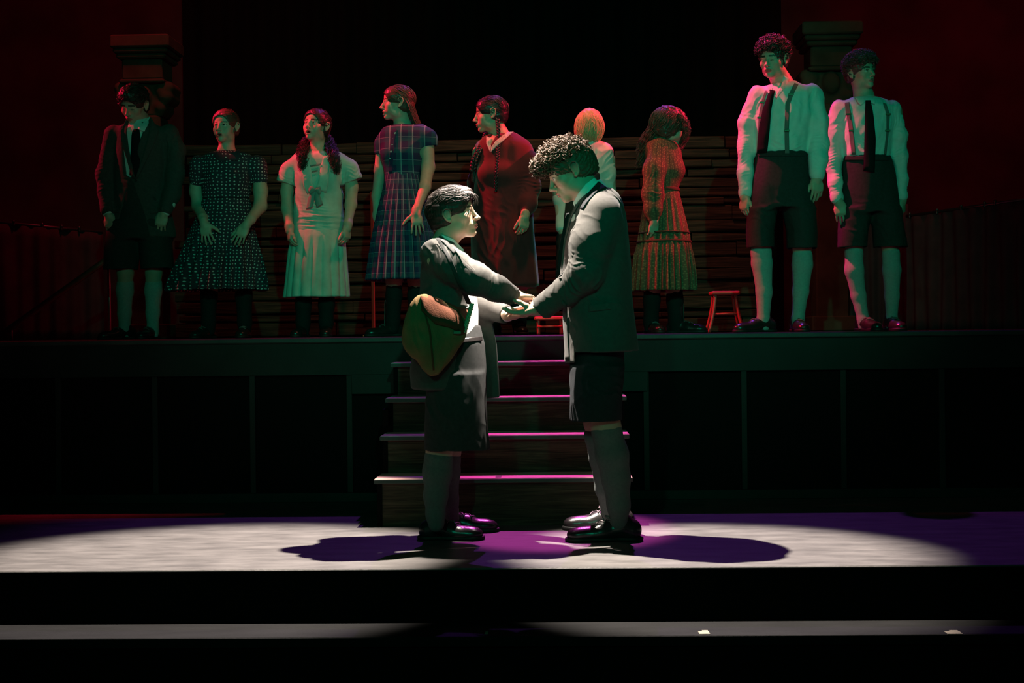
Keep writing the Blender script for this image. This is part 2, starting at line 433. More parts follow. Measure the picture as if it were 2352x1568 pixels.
class Person:
    def __init__(s, px, d, z, label):
        s.d = d; s.s = FPX/d
        b = at(px, 700, d); s.root = empty('person', (b[0], d, z), label, 'person'); s.z = z
    def P(s, px, py, off=0.0): return at(px, py, s.d+off)
    def G(s, px, off=0.0, z=None): q = at(px, 770, s.d+off); q[2] = s.z if z is None else z; return q   # on the ground
    def chain(s, F, pts, k=0.02, sub=False): F.chain([(s.P(a, b, o), r) for a, b, o, r in pts], k, sub); return F
    def loft(s, F, rows, k=0.02, phi=0, mod=None, sub=False, rd=0.015, grow=0.0):
        R = []
        for r in rows:
            py, cx, hw, hd = r[:4]; off = r[4] if len(r) > 4 else 0.0
            c = s.P(cx, py, off); R.append((c[2], c[0], c[1], hw/s.s+grow, hd+grow))
        return F.loft(R, k, phi, mod, sub, rd)
    def cut(s, F, poly, y0, y1, k=0.004, sub=True):
        return F.prism([(lambda q: (q[0], q[2]))(s.P(a, b)) for a, b in poly], s.d+y0, s.d+y1, k, sub)
    def out(s, F, name, m, res, parent=None, amp=0, scale=0.12, seed=1, creases=(), rel=1, cloth=None, col=None, label=None, stretch=(1, 1, .5)):
        V, Q = F.extract(res)
        if rel: V = relax(V, Q, rel)
        cc = col(V) if callable(col) else None; cl = cloth(V) if callable(cloth) else None
        if amp or creases: V = cloth_disp(V, Q, amp, scale, seed, creases, stretch)
        o = meshobj(name, V, Q, m, parent or s.root, True, cc, cl, label); o_data[o.name] = (V, Q); s.last = o
        return o
o_data = {}
_bvh = {}
def bvh(o):
    if o.name not in _bvh:
        V, Q = o_data[o.name]; _bvh[o.name] = BVHTree.FromPolygons(V.tolist(), Q.tolist())
    return _bvh[o.name]
def strip(p, name, A, B, refs, m, parent, off=0.004, th=0.004, n=14, mm=6, direction=None, label=None, bulge=0.0):
    """a sewn piece between two edges A and B (pixels on the person's plane), laid on the cloth under it"""
    def res_(L, k):
        L = np.array(L, float); seg = np.r_[0, np.cumsum(np.linalg.norm(np.diff(L, axis=0), axis=1))]; t = np.linspace(0, seg[-1], k)
        return np.stack([np.interp(t, seg, L[:, i]) for i in range(2)], 1)
    A = res_(A, n); B = res_(B, n); H = np.full((n, mm), np.nan); PX = np.zeros((n, mm, 2)); T = [bvh(r) for r in refs]
    for i in range(n):
        for j in range(mm):
            u = j/(mm-1); q = A[i]*(1-u)+B[i]*u; PX[i, j] = q
            dv = nrm(at(q[0], q[1], p.d)-CAMP); best = None
            for t in T:
                h = t.ray_cast(Vector(CAMP), Vector(dv))
                if h[0] is not None and (best is None or h[0][1] < best): best = h[0][1]
            if best is not None: H[i, j] = best
    if np.isnan(H).all(): H[:] = p.d
    md = np.nanmedian(H)
    for _ in range(2):
        for i in range(n):
            for j in range(mm):
                if np.isnan(H[i, j]):
                    nb = [H[a, b] for a, b in ((i-1, j), (i+1, j), (i, j-1), (i, j+1)) if 0 <= a < n and 0 <= b < mm and not np.isnan(H[a, b])]
                    if nb: H[i, j] = sum(nb)/len(nb)
    H[np.isnan(H)] = md
    Hs = H.copy()
    for _ in range(2):
        Hp = np.pad(Hs, 1, 'edge'); Hs = np.minimum(Hs, (Hp[:-2, 1:-1]+Hp[2:, 1:-1]+Hp[1:-1, :-2]+Hp[1:-1, 2:])/4)
    V = []; W = []
    for i in range(n):
        for j in range(mm):
            u = j/(mm-1); y = Hs[i, j]-off-bulge*math.sin(math.pi*u)
            V.append(at(*PX[i, j], y-th)); W.append(at(*PX[i, j], y))
    V = np.array(V+W); k = n*mm; Fc = []
    for i in range(n-1):
        for j in range(mm-1):
            a = i*mm+j; Fc.append((a, a+1, a+mm+1, a+mm)); Fc.append((k+a, k+a+mm, k+a+mm+1, k+a+1))
    for i in range(n-1):
        for j in (0, mm-1):
            a = i*mm+j; Fc.append((a, a+mm, k+a+mm, k+a) if j == 0 else (a, k+a, k+a+mm, a+mm))
    for j in range(mm-1):
        for i in (0, n-1):
            a = i*mm+j; Fc.append((a, k+a, k+a+1, a+1) if i == 0 else (a, a+1, k+a+1, k+a))
    return meshobj(name, V, np.array(Fc), m, parent, True, label=label)
def leg_sdf(p, F, pts, k=.02): p.chain(F, pts, k)
def shoe(p, ank, d, L, m, msole, boot=0.0, laces=None, w=.046, name='shoe', tie=None):
    """leather shoe: ank = point on the ground under the ankle, d = toe direction, L length, boot = shaft height"""
    d = nrm(np.array((d[0], d[1], 0))); a = np.array(ank, float); n = np.array((-d[1], d[0], 0)); R = np.stack([n, d, np.array((0, 0, 1.))], 1)
    F = Sdf(); h = a-d*.055*L/.28; t = a+d*(L-.075)*1.0
    up = np.array((0, 0, 1.0)); s = L/.28
    F.ell(h+up*.045*s, (w*.85, .045*s, .050*s), R, .02)
    F.cone(a+up*.055*s, a+d*.06*s+up*.048*s, .040*s, .038*s, .03)
    F.ell(a+d*.10*s+up*.032*s, (w, .085*s, .036*s), R, .03)
    F.ell(t-d*.035*s+up*.028*s, (w*.92, .052*s, .032*s), R, .02)
    F.chain([(a+up*.06*s-d*.01*s, .043*s), (a+up*(.085*s+boot)-d*.012*s, (.043+.012*(boot > 0))*s)], .02)
    if boot == 0: F.ell(a+up*.115*s+d*.002, (.037*s, .042*s, .03*s), R, .008, True)
    def f(X, Y, Z): return (a[2]+.012-Z)+0*X+0*Y
    F.plane_cut(a[2]+.012, above=False)
    V, Q = F.extract(.0045); V = relax(V, Q, 1)
    o = meshobj(name, V, Q, m, p.root); o_data[o.name] = (V, Q)
    F = Sdf(); F.ell(h+up*.012, (w*.95, .052*s, .03), R, .01); F.ell(t-d*.035*s+up*.01, (w*1.0, .060*s, .03), R, .02)
    F.ell(a+d*.07*s+up*.012, (w*.92, .10*s, .03), R, .03)
    F.P[-1] = F.P[-1]
    F.plane_cut(a[2], above=False, k=.002)
    def g(X, Y, Z): return 0*X+0*Y+(a[2]+.019-Z)
    F._a(lambda X, Y, Z: (Z-(a[2]+.019))*-1+0*X+0*Y, (-1e3,)*3, (1e3,)*3, .003, True)
    V, Q = F.extract(.0045); meshobj('sole', V, Q, msole, o)
    if laces is not None:
        mb = MB(); tr = bvh(o)
        for i in range(4):
            c = a+d*(.035+.019*i)*s; pts = []
            for u in np.linspace(-1, 1, 9):
                q = c+n*u*.026*s+d*.010*s*u*(1 if i % 2 else -1); hit = tr.ray_cast(Vector(q+up*.4), Vector((0, 0, -1)))
                z = hit[0][2] if hit[0] is not None else a[2]+.07; pts.append((q[0], q[1], z+.003))
            mb.tube(pts, .0028, 5)
        if tie:                                     # the bow
            c = a+d*.030*s; hit = tr.ray_cast(Vector(c+up*.4), Vector((0, 0, -1))); z0 = (hit[0][2] if hit[0] is not None else a[2]+.09)+.006
            for q in (-1, 1):
                for e, r in ((.055, .018), (.035, .024)):
                    mb.tube([(c+n*q*e*math.sin(u*math.pi)+d*(r*math.sin(2*math.pi*u)+.03*u)+up*0)*np.array((1, 1, 0))+np.array((0, 0, z0+.014*math.sin(math.pi*u)-.02*u)) for u in np.linspace(0, 1, 12)], .0026, 5)
        mb.build('laces', laces, o, True)
    return o
def hair_mesh(p, F, m, res=.004, amp=.002, scale=.02, seed=3, tubes=None, name='hair', rel=1, stretch=(1, 1, 1), n=5, parent=None):
    V, Q = F.extract(res); V = relax(V, Q, rel)
    if amp: V = V+vnormals(V, Q)*(amp*wave(V, scale, seed, stretch))[:, None]
    F4 = Q; VV = [V]; FF = [Q]
    if tubes:
        k = len(V)
        for pts, r in tubes:
            tv, tf = tube_geo(pts, r, n); tf = [f for f in tf if len(f) == 4]
            VV.append(tv); FF.append(np.array(tf)+k); k += len(tv)
    V2 = np.concatenate(VV); Q2 = np.concatenate(FF)
    return meshobj(name, V2, Q2, m, parent or p.root)
def ell_surface(rs, c, r, n, keep):
    out = []
    while len(out) < n:
        u = rs.normal(size=3); u /= np.linalg.norm(u); q = np.array(c)+u*np.array(r)
        if keep(q): out.append((q, nrm(u/np.array(r))))
    return out
def curls(H, rs, n, c, r, keep, rad=.008, length=.032, thick=.0022, turns=1.6, lift=.0, clump=1):
    T = []
    for q, nn in ell_surface(rs, c, r, n, keep):
        q = q+nn*lift*rs.rand()
        ax = nrm(nn*(.15+.5*rs.rand())+rs.normal(size=3)*.6); a = nrm(np.cross(ax, (.3, .5, .8))); b = np.cross(ax, a)
        R0 = rad*(.6+.7*rs.rand()); tt = np.linspace(0, 1, 13); ph = rs.rand()*6; tn = turns*(.7+.6*rs.rand()); Lh = length*(.4+.6*rs.rand())
        for m_ in range(clump):
            o = rs.normal(size=3)*thick*.9*(clump > 1); p2 = ph+.25*rs.randn()*(clump > 1)
            pts = [q+o+ax*Lh*(u-.4)+R0*(math.cos(p2+u*tn*6.283)*a+math.sin(p2+u*tn*6.283)*b) for u in tt]
            T.append((np.array([H.w(*v) for v in pts]), thick*H.s*(1.1-.8*np.abs(tt-.4))))
    return T
# ------------------------------------------------------------------ materials of the place
rnd = random.Random(4)
M = {}
M['floor'] = mat('stage_floor_paint', (.074, .068, .065), .55, .3, .35, 60, .35, 5, stretch=(1, 2.6, 1))
M['step'] = mat('lower_step_paint', (.0036, .0034, .0036), .75, .12, .3, 50, .35, 5, stretch=(1, 3, 1))
M['black'] = mat('matt_black', (.003, .003, .003), .9, .08)
M['paint'] = mat('dark_platform_paint', (.011, .013, .012), .6, .25, .15, 80, .3, 4)
M['nose'] = mat('platform_nosing_paint', (.04, .04, .038), .45, .4, .2, 60, .3, 6)
M['panel'] = mat('black_panel', (.003, .003, .003), .8, .1, .1, 50)
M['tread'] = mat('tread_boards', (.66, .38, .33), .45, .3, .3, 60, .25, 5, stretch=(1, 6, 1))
def wood(name, c1, c2, sc=(1.5, 1, 22)):
    m = mat(name, c1, .75, .25); nt = m.node_tree; N = nt.nodes; L = nt.links
    tc = N.new('ShaderNodeTexCoord'); mp = N.new('ShaderNodeMapping'); mp.inputs['Scale'].default_value = sc
    n = N.new('ShaderNodeTexNoise'); n.inputs['Scale'].default_value = 2.2; n.inputs['Detail'].default_value = 9; n.inputs['Distortion'].default_value = 1.4
    L.new(tc.outputs['Object'], mp.inputs[0]); L.new(mp.outputs[0], n.inputs['Vector'])
    r = N.new('ShaderNodeValToRGB'); r.color_ramp.elements[0].position = .32; r.color_ramp.elements[1].position = .68
    r.color_ramp.elements[0].color = (*c1, 1); r.color_ramp.elements[1].color = (*c2, 1); e = r.color_ramp.elements.new(.5); e.color = (*[(a+b)*.42 for a, b in zip(c1, c2)], 1)
    L.new(n.outputs['Fac'], r.inputs[0])
    g = N.new('ShaderNodeObjectInfo')
    L.new(r.outputs[0], N['Principled BSDF'].inputs['Base Color'])
    bp = N.new('ShaderNodeBump'); bp.inputs['Strength'].default_value = .7; bp.inputs['Distance'].default_value = .01
    L.new(n.outputs['Fac'], bp.inputs['Height']); L.new(bp.outputs[0], N['Principled BSDF'].inputs['Normal'])
    return m
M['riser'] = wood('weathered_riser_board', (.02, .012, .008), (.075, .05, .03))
M['plank'] = wood('rough_plank', (.012, .006, .004), (.075, .038, .024), (.9, 1, 14))
M['wall'] = mat('dark_plaster_wall', (.05, .035, .035), .95, .1, .3, 12, .3, 2)
M['stone'] = mat('carved_pillar', (.09, .055, .04), .9, .1, .5, 20, .35, 4)
M['drape'] = mat('dark_velour_drape', (.09, .055, .065), .95, .1, .2, 200, .2, 6)
M['metal'] = mat('dark_steel_tube', (.20, .18, .18), .35, .5, metal=.8)
M['handrail'] = mat('brown_handrail', (.13, .07, .045), .5, .4, .2, 40, .3, 6)
M['redwood'] = mat('red_painted_wood', (.45, .05, .05), .4, .5)
M['tape'] = mat('cloth_tape', (.20, .17, .13), .8, .2)
M['pale'] = mat('pale_wood', (.16, .09, .05), .6, .3)

def struct(o): o['kind'] = 'structure'; return o
# stage floor and the lower step in front of it
YE = floor_at(1176, 1304)[1]; YP = 7.87; ZD = .92
b = MB(); b.box(-6, 6, YE, 14.6, -.02, 0, .004); struct(b.build('floor', M['floor']))
b = MB(); b.box(-6, 6, YE-.003, YE+.03, -.21, -.006); struct(b.build('trim_stage_edge', M['black']))
YS = floor_at(1176, 1461, -.205)[1]
b = MB(); b.box(-6, 6, YS, YE+.3, -.245, -.205, .003)
ls = b.build('lower_step', M['step']); tagm(ls, 'long dark wooden step running below the front edge of the stage', 'step')
b = MB(); b.box(-6, 6, YS+.02, YS+.06, -.9, -.246); b.build('riser', M['black'], ls)
b = MB(); b.box(-7, 7, -5, YS+.02, -.95, -.9); g = b.build('floor_pit', M['black']); struct(g)
# walls
b = MB(); b.box(-8, 8, 14.6, 14.8, -.1, 8); struct(b.build('wall_back', M['wall']))
b = MB(); b.box(-6.2, -6.0, 4.5, 14.6, -.3, 8); struct(b.build('wall_left', M['wall']))
b = MB(); b.box(6.0, 6.2, 4.5, 14.6, -.3, 8); struct(b.build('wall_right', M['wall']))
# black cloth that closes the middle of the back of the stage
def drape(name, p0, p1, z0, z1, fold, depth, m, parent=None, zt=None):
    p0 = np.array(p0, float); p1 = np.array(p1, float); L = np.linalg.norm(p1-p0); d = (p1-p0)/L; n = np.array((-d[1], d[0]))
    k = int(L/fold*10); rows = 12; V = []; ph = [rnd.uniform(-.7, .7) for _ in range(int(L/fold)+3)]
    for r in range(rows):
        u = r/(rows-1)
        for i in range(k):
            t = i/(k-1)*L; q = t/fold; w_ = math.sin(q*6.283+ph[int(q)]*(1-q % 1)+ph[int(q)+1]*(q % 1)); dd = depth*w_*(.55+.45*(1-u))+.012*math.sin(q*2.1+u*3)
            top = z1+(0 if zt is None else (zt-z1)*i/(k-1))
            V.append((*(p0+d*t+n*dd), z0+(top-z0)*u))
    k2 = len(V); V += [(v[0]-n[0]*.006, v[1]-n[1]*.006, v[2]) for v in V]
    F = []
    for r in range(rows-1):
        for i in range(k-1):
            a = r*k+i; F.append((a, a+1, a+k+1, a+k)); F.append((k2+a, k2+a+k, k2+a+k+1, k2+a+1))
    for i in range(k-1):
        a = (rows-1)*k+i; F.append((a, a+1, k2+a+1, k2+a)); F.append((i, k2+i, k2+i+1, i+1))
    return meshobj(name, np.array(V), F, m, parent, True)
xl = at(425, 500, 14.0)[0]; xr = at(1800, 500, 14.0)[0]
o = drape('backdrop_curtain', (xl, 14.0), (xr, 14.0), 0, 7.2, .28, .05, M['black']); tagm(o, 'full-height black curtain closing the back of the stage behind the plank wall', 'curtain')

# ------------------------------------------------------------------ raised platform
plat = empty('stage_platform', (0, YP, 0), 'long dark raised platform with panelled front that the back row stands on', 'platform')
xs0 = at(911, 800, YP)[0]; xs1 = xs0+1.24
b = MB(); b.box(-5.9, 5.9, YP, 13.6, ZD-.03, ZD, .006); b.build('deck', M['nose'], plat)
zf = at(1300, 855, YP)[2]
b = MB(); b.box(-5.9, 5.9, YP+.02, YP+.045, zf, ZD-.03); b.build('fascia', M['paint'], plat)
b = MB(); b.box(-5.9, 5.9, YP+.06, YP+.08, 0, zf+.02); b.build('front_panel', M['panel'], plat)
zb = at(1600, 1126, YP)[2]
b = MB(); b.box(-5.9, 5.9, YP+.03, YP+.06, 0.0, zb, .003); b.build('baseboard', M['paint'], plat)
for px in (-95, 127, 351, 576, 800, 1485, 1711, 1940, 2168, 2395):
    x = at(px, 900, YP)[0]; b = MB(); b.box(x-.016, x+.016, YP+.035, YP+.06, zb, zf, .002); b.build('batten', M['paint'], plat)
zl = at(860, 905, YP)[2]
for x0, x1 in ((at(806, 880, YP)[0], xs0), (xs1, at(1488, 880, YP)[0])):
    b = MB(); b.box(x0, x1, YP+.02, YP+.045, zl, zf, .002); b.build('drop_board', M['paint'], plat)
b = MB(); q0 = at(1575, 776, YP); q1 = at(1922, 772, YP); b.box(q0[0], q1[0], YP+.012, YP+.02, q0[2]-.004, q0[2]+.002); b.build('edge_strip', M['nose'], plat)

# ------------------------------------------------------------------ staircase
Y1 = 6.86; TD = (YP-Y1)/4
zs = []
for k, py in enumerate((1097, 998, 911, 829.5)): zs.append(at(1200, py, Y1+k*TD)[2])
st = empty('staircase', ((xs0+xs1)/2, Y1+.5, 0), 'wooden staircase of four treads rising from the stage floor to the platform', 'staircase')
prev = 0.0
for k, z in enumerate(zs):
    y = Y1+k*TD
    b = MB(); b.box(xs0-.005, xs1+.005, y, min(y+TD+.03, YP+.015), z-.024, z, .004); tr_ = b.build('tread', M['tread'], st); b = MB(); b.box(xs0-.006, xs1+.006, y-.004, y-.0005, z-.023, z-.005, .001); b.build('tread_front_shade', M['nose'], tr_)  # dark strip added over the tread's front face, shade put in as colour
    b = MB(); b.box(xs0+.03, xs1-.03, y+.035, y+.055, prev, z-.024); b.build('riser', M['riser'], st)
    prev = z-.002
for x in (xs0+.006, xs1-.03):                      # side boards, stepped under the treads
    b = MB()
    for k, z in enumerate(zs): b.box(x, x+.024, Y1+k*TD+.03, Y1+(k+1)*TD+(.03 if k < 3 else 0), 0, z-.025)
    b.build('stringer', M['black'], st)
q0 = at(878, 940, Y1+2*TD); b = MB(); b.box(q0[0], xs0+.01, Y1+2*TD, Y1+3*TD, q0[2]-.09, q0[2], .003); b.build('side_bracket', M['panel'], st)
q = at(1145, 1093, Y1+.05); b = MB(); b.box(q[0]-.014, q[0]+.014, Y1+.02, Y1+.09, zs[0]+.0008, zs[0]+.002)
tagm(b.build('tape_mark', M['tape']), 'tiny pale tape mark on the lowest stair tread', 'tape')
for px, wd, nm in ((1118, .006, 'tiny pale tape scrap near the middle of the lower step edge'), (1617, .020, 'cream tape mark on the lower step below the tall man'), (2190, .028, 'cream tape mark at the right end of the lower step')):
    q = floor_at(px, 1453, -.205); b = MB(); b.box(q[0]-wd, q[0]+wd, q[1]-.025, q[1]+.022, -.2045, -.2032)
    if wd > .01: b.box(q[0]-wd*.2, q[0]+wd*.9, q[1]+.02, q[1]+.04, -.2045, -.2030)
    tagm(b.build('tape_mark', M['tape']), nm, 'tape')

# ------------------------------------------------------------------ plank wall behind the back row
YW = 10.8
pw = empty('plank_wall', (at(1080, 760, YW)[0], YW, ZD), 'low partition of rough horizontal weathered planks behind the back row', 'partition')
x0 = at(432, 600, YW)[0]; x1 = at(1728, 600, YW)[0]; z = ZD; zt = at(1100, 345, YW)[2]; row = 0; b = MB(); nv = 0
V = []; F = []
while z < zt:
    h = rnd.uniform(.055, .125); x = x0+rnd.uniform(-.12, .1)
    while x < x1:
        L = rnd.uniform(.5, 1.7); xe = min(x+L, x1+rnd.uniform(-.02, .12)); n = max(4, int((xe-x)/.07)); yo = rnd.uniform(-.022, .02)
        a1, a2, p1, p2 = rnd.uniform(.002, .008), rnd.uniform(.002, .009), rnd.random()*6, rnd.random()*6
        base = len(V); tl = rnd.uniform(-.006, .006)
        for i in range(n+1):
            xx = x+(xe-x)*i/n; zb_ = z+.003+a1*math.sin(xx*5+p1)+tl*i/n; zt_ = z+h-.004+a2*math.sin(xx*4+p2)+tl*i/n
            for yy, zz in ((YW+yo, zb_+.004), (YW+yo-.006, zb_+.012), (YW+yo-.006, zt_-.01), (YW+yo, zt_-.002), (YW+.045, zt_), (YW+.045, zb_)): V.append((xx, yy, zz))
        for i in range(n):
            for j in range(6):
                a = base+i*6+j; c = base+i*6+(j+1) % 6; F.append((a, c, c+6, a+6))
        F.append(tuple(base+j for j in range(5, -1, -1))); F.append(tuple(base+n*6+j for j in range(6)))
        x = xe+rnd.uniform(.002, .012)
        if rnd.random() < .06: x += rnd.uniform(.1, .3)
    z += h
meshobj('planks', np.array(V), F, M['plank'], pw, False)
b = MB(); b.box(x0+.02, x1-.02, YW+.05, YW+.08, ZD, zt-.06); b.build('backing', M['black'], pw)

# ------------------------------------------------------------------ carved pillars
def pillar(cx, ytop, d, label):
    q = at(cx, ytop, d); s = FPX/d
    r = empty('carved_pillar', (q[0], d, ZD), label, 'pillar', None)
    b = MB(); b.box(q[0]-.13, q[0]+.13, d-.13, d+.13, ZD, q[2]-.62, .015); b.build('shaft', M['stone'], r)
    b = MB()
    for z0, z1, hw in ((-.10, 0, .235), (-.14, -.10, .215), (-.18, -.14, .195), (-.34, -.18, .16), (-.37, -.34, .18)):
        b.box(q[0]-hw, q[0]+hw, d-hw, d+hw, q[2]+z0, q[2]+z1, .012)
    b.build('capital', M['stone'], r)
    F = Sdf()                                      # scrolled brackets under the capital
    for sx in (-1, 1):
        for i, (dx, dz, rr) in enumerate(((.14, -.42, .055), (.17, -.47, .06), (.19, -.40, .05), (.13, -.56, .05))):
            F.cone((q[0]+sx*dx, d-.10, q[2]+dz), (q[0]+sx*dx, d+.10, q[2]+dz), rr, rr, .02)
    F.box((q[0], d, q[2]-.50), (.15, .12, .13), None, .02, .02)
    F.ell((q[0], d-.13, q[2]-.46), (.07, .05, .09), None, .02)
    Vv, Q = F.extract(.012); meshobj('bracket', relax(Vv, Q, 1), Q, M['stone'], r)
    b = MB(); b.box(q[0]-.17, q[0]+.17, d-.17, d+.17, ZD, ZD+.12, .01); b.build('plinth', M['stone'], r)
pillar(338, 92, 11.3, 'tall dim carved pillar with capital behind the man in the suit at far left')
pillar(1900, 62, 11.3, 'tall dim carved pillar with capital between the two men in suspenders')

# ------------------------------------------------------------------ low drapes on rails, both sides
def low_drape(pa, pb, da, db, label, glints, gsz=.008):
    A = at(*pa, da); B = at(*pb, db)
    r = empty('draped_rail', ((A[0]+B[0])/2, (A[1]+B[1])/2, ZD), label, 'curtain')
    drape('drape', (A[0], A[1]), (B[0], B[1]), ZD+.004, A[2], .13, .022, M['drape'], r, B[2])
    m = MB(); m.tube([A+np.array((0, 0, .012)), (A+B)/2+np.array((0, 0, .012)), B+np.array((0, 0, .012))], .012, 8); m.build('rail', M['metal'], r, True)
    for t in glints:
        c = A+(B-A)*t; f = Sdf(); f.cone(c+np.array((0, -.016, .0)), c+np.array((0, -.016, .022)), gsz, gsz*.8, .004); f.ell(c+np.array((0, -.02, .03)), gsz*1.2)
        v, q = f.extract(.004); meshobj('hook', v, q, M['metal'], r)
low_drape((-60, 508), (236, 536), 11.0, 11.4, 'low dark pleated drape on a rail at the left end of the platform', (.31, .53, .68, .82))
low_drape((2082, 500), (2420, 452), 11.2, 10.2, 'low dark pleated drape on a rail at the right end of the platform', (.02, .22, .39, .55, .62))
# a narrow curtain hanging between the two men's legs
A = at(1925, 560, 11.9); B = at(2085, 560, 11.9)
o = drape('side_curtain', (A[0], A[1]), (B[0], B[1]), ZD+.004, at(1980, 470, 11.9)[2], .09, .018, M['drape']); tagm(o, 'narrow dark pleated curtain behind the legs of the rightmost man', 'curtain')

# handrail going down at the left
hr = empty('handrail', tuple(at(250, 766, 9.9)*np.array((1, 1, 0))+np.array((0, 0, ZD))), 'brown sloping handrail with thin upright post at far left of the platform', 'handrail')
A = at(251, 592, 9.9); B = at(-30, 792, 9.9); m = MB(); m.tube([A+(B-A)*t for t in np.linspace(0, .84, 8)], .022, 8); m.build('rail', M['handrail'], hr, True)
q = at(250, 600, 9.9); m = MB(); m.tube([(q[0], q[1], ZD+.003), (q[0], q[1], A[2]-.005)], .011, 8); m.build('post', M['metal'], hr, True)
q = at(-2, 766, 9.9)
m = MB(); m.tube([(A+(B-A)*.8), ((A+(B-A)*.8)[0], 9.9, ZD+.003)], .011, 8); m.build('post', M['metal'], hr, True)
# upright pole in front of the planks
q = at(857, 700, 10.4); r = empty('upright_pole', (q[0], 10.4, ZD), 'thin upright wooden pole standing before the plank wall left of the woman in plaid', 'pole')
m = MB(); m.box(q[0]-.012, q[0]+.012, 10.388, 10.412, ZD+.012, at(857, 440, 10.4)[2], .003); m.build('upright', M['pale'], r)
m = MB(); m.box(q[0]-.07, q[0]+.07, 10.33, 10.47, ZD, ZD+.012, .003); m.build('base', M['pale'], r)
# low red stools
def stool(px, d, wd, h, label, splay):
    q = at(px, 700, d); r = empty('low_stool', (q[0], d, ZD), label, 'stool', None)
    f = Sdf(); f.box((q[0], d, ZD+h-.014), (wd/2, wd/2, .014), None, .012, 0); v, k = f.extract(.006); meshobj('seat', v, k, M['redwood'], r)
    for sx in (-1, 1):
        for sy in (-1, 1):
            m = MB(); m.tube([(q[0]+sx*(wd/2-.03+splay*(1-u)**1.6), d+sy*(wd/2-.03+splay*(1-u)**1.6*.6), ZD+.003+u*(h-.023)) for u in np.linspace(0, 1, 9)], .0125, 8); m.build('leg', M['redwood'], r, True)
    for sy in (-1, 1):
        m = MB(); m.tube([(q[0]-wd/2+.02, d+sy*(wd/2-.02), ZD+h*.45), (q[0]+wd/2-.02, d+sy*(wd/2-.02), ZD+h*.45)], .008, 6); m.build('stretcher', M['redwood'], r, True)
stool(1262, 10.2, .22, .13, 'low red stool between the two central figures, close to the plank wall', .0)
stool(1664, 10.0, .20, .29, 'low red stool with splayed legs right of the woman in the patterned dress', .05)

# ------------------------------------------------------------------ cloth, skin and leather
K_ = {}
K_['skin'] = mat('skin', (.5, .3, .22), .48, .35, .08, 250, .06, 30, attr='col')
K_['greysuit'] = mat('grey_wool', (.062, .056, .054), .9, .15, .15, 900, .15, 60, sheen=.05)
K_['greyjack'] = mat('charcoal_blazer_wool', (.062, .058, .053), .9, .15, .15, 900, .12, 60, sheen=.05)
K_['darksuit'] = mat('charcoal_wool', (.035, .035, .035), .9, .15, .15, 900, .15, 60)
K_['navy'] = mat('navy_wool', (.020, .022, .025), .9, .15, .4, 500, .15, 60)
K_['shirt'] = mat('white_cotton', (.70, .70, .68), .8, .25, .12, 600, .05, 30)
K_['tie'] = mat('black_silk_tie', (.008, .008, .009), .8, .15, .1, 300)
K_['sock'] = mat('grey_knit_sock', (.12, .13, .125), .95, .1, .5, 700, .1, 80)
K_['pale_sock'] = mat('pale_knit_sock', (.36, .37, .36), .95, .1, .3, 700, .1, 80)
K_['tights'] = mat('black_tights', (.014, .013, .015), .85, .2)
K_['leather'] = mat('black_leather', (.02, .017, .017), .28, .6, .15, 120)
K_['sole'] = mat('black_rubber_sole', (.012, .011, .011), .6, .4)
K_['laces'] = mat('dark_laces', (.16, .13, .13), .6, .4)
K_['braces'] = mat('grey_elastic', (.16, .15, .14), .8, .2, .2, 500)
K_['brass'] = mat('brass_clip', (.14, .10, .06), .45, .5, metal=.6)
K_['green_dress'] = mat('pale_linen', (.50, .56, .50), .85, .2, .2, 600, .14, 14)
K_['ribbon'] = mat('grey_ribbon', (.20, .26, .24), .6, .3)
K_['burgundy'] = mat('burgundy_velvet', (.13, .02, .025), .8, .2, .2, 400, .1, 20, sheen=.3)
K_['lace'] = mat('white_lace', (.6, .55, .52), .85, .2, .8, 160, .3, 60)
K_['darkhair'] = mat('dark_brown_hair', (.035, .022, .017), .42, .5)
K_['brownhair'] = mat('brown_hair', (.07, .042, .028), .42, .5)
K_['auburn'] = mat('auburn_hair', (.10, .045, .035), .45, .5)
K_['blackhair'] = mat('black_hair', (.018, .014, .016), .38, .55)
K_['swept'] = mat('swept_dark_hair', (.022, .014, .011), .5, .25)
K_['blond'] = mat('blond_hair', (.62, .42, .22), .5, .4)
K_['curly'] = mat('light_brown_curls', (.080, .042, .024), .55, .25)
K_['canvas'] = mat('tan_canvas', (.17, .105, .045), .9, .15, .5, 350, .2, 12)
K_['suede'] = mat('brown_suede_flap', (.10, .032, .016), .9, .15, .4, 200, .2, 14)
K_['rope'] = mat('rope_strap', (.42, .32, .2), .8, .2)
m, nt, u, v, uv = uvfab('dark_spotted_cotton', (.035, .03, .045)); vo = nt.nodes.new('ShaderNodeTexVoronoi'); vo.voronoi_dimensions = '2D'; vo.inputs['Scale'].default_value = 1.0; vo.inputs['Randomness'].default_value = .35
nt.links.new(uv, vo.inputs['Vector']); mixin(nt, math_node(nt, 'LESS_THAN', vo.outputs['Distance'], .19), (.62, .58, .58)); K_['dots'] = m
m, nt, u, v, uv = uvfab('navy_plaid', (.022, .028, .085))
def lines(x, w, sh=0.0):
    f = math_node(nt, 'FRACT', math_node(nt, 'ADD', x, sh)); return math_node(nt, 'LESS_THAN', math_node(nt, 'ABSOLUTE', math_node(nt, 'SUBTRACT', f, .5)), w)
mixin(nt, math_node(nt, 'MULTIPLY', lines(v, .16, .25), .55), (.012, .10, .13)); mixin(nt, math_node(nt, 'MULTIPLY', lines(u, .16, .25), .55), (.012, .10, .13))
mixin(nt, math_node(nt, 'MULTIPLY', lines(v, .035), .5), (.18, .27, .32)); mixin(nt, math_node(nt, 'MULTIPLY', lines(u, .05), .8), (.20, .32, .36)); K_['plaid'] = m
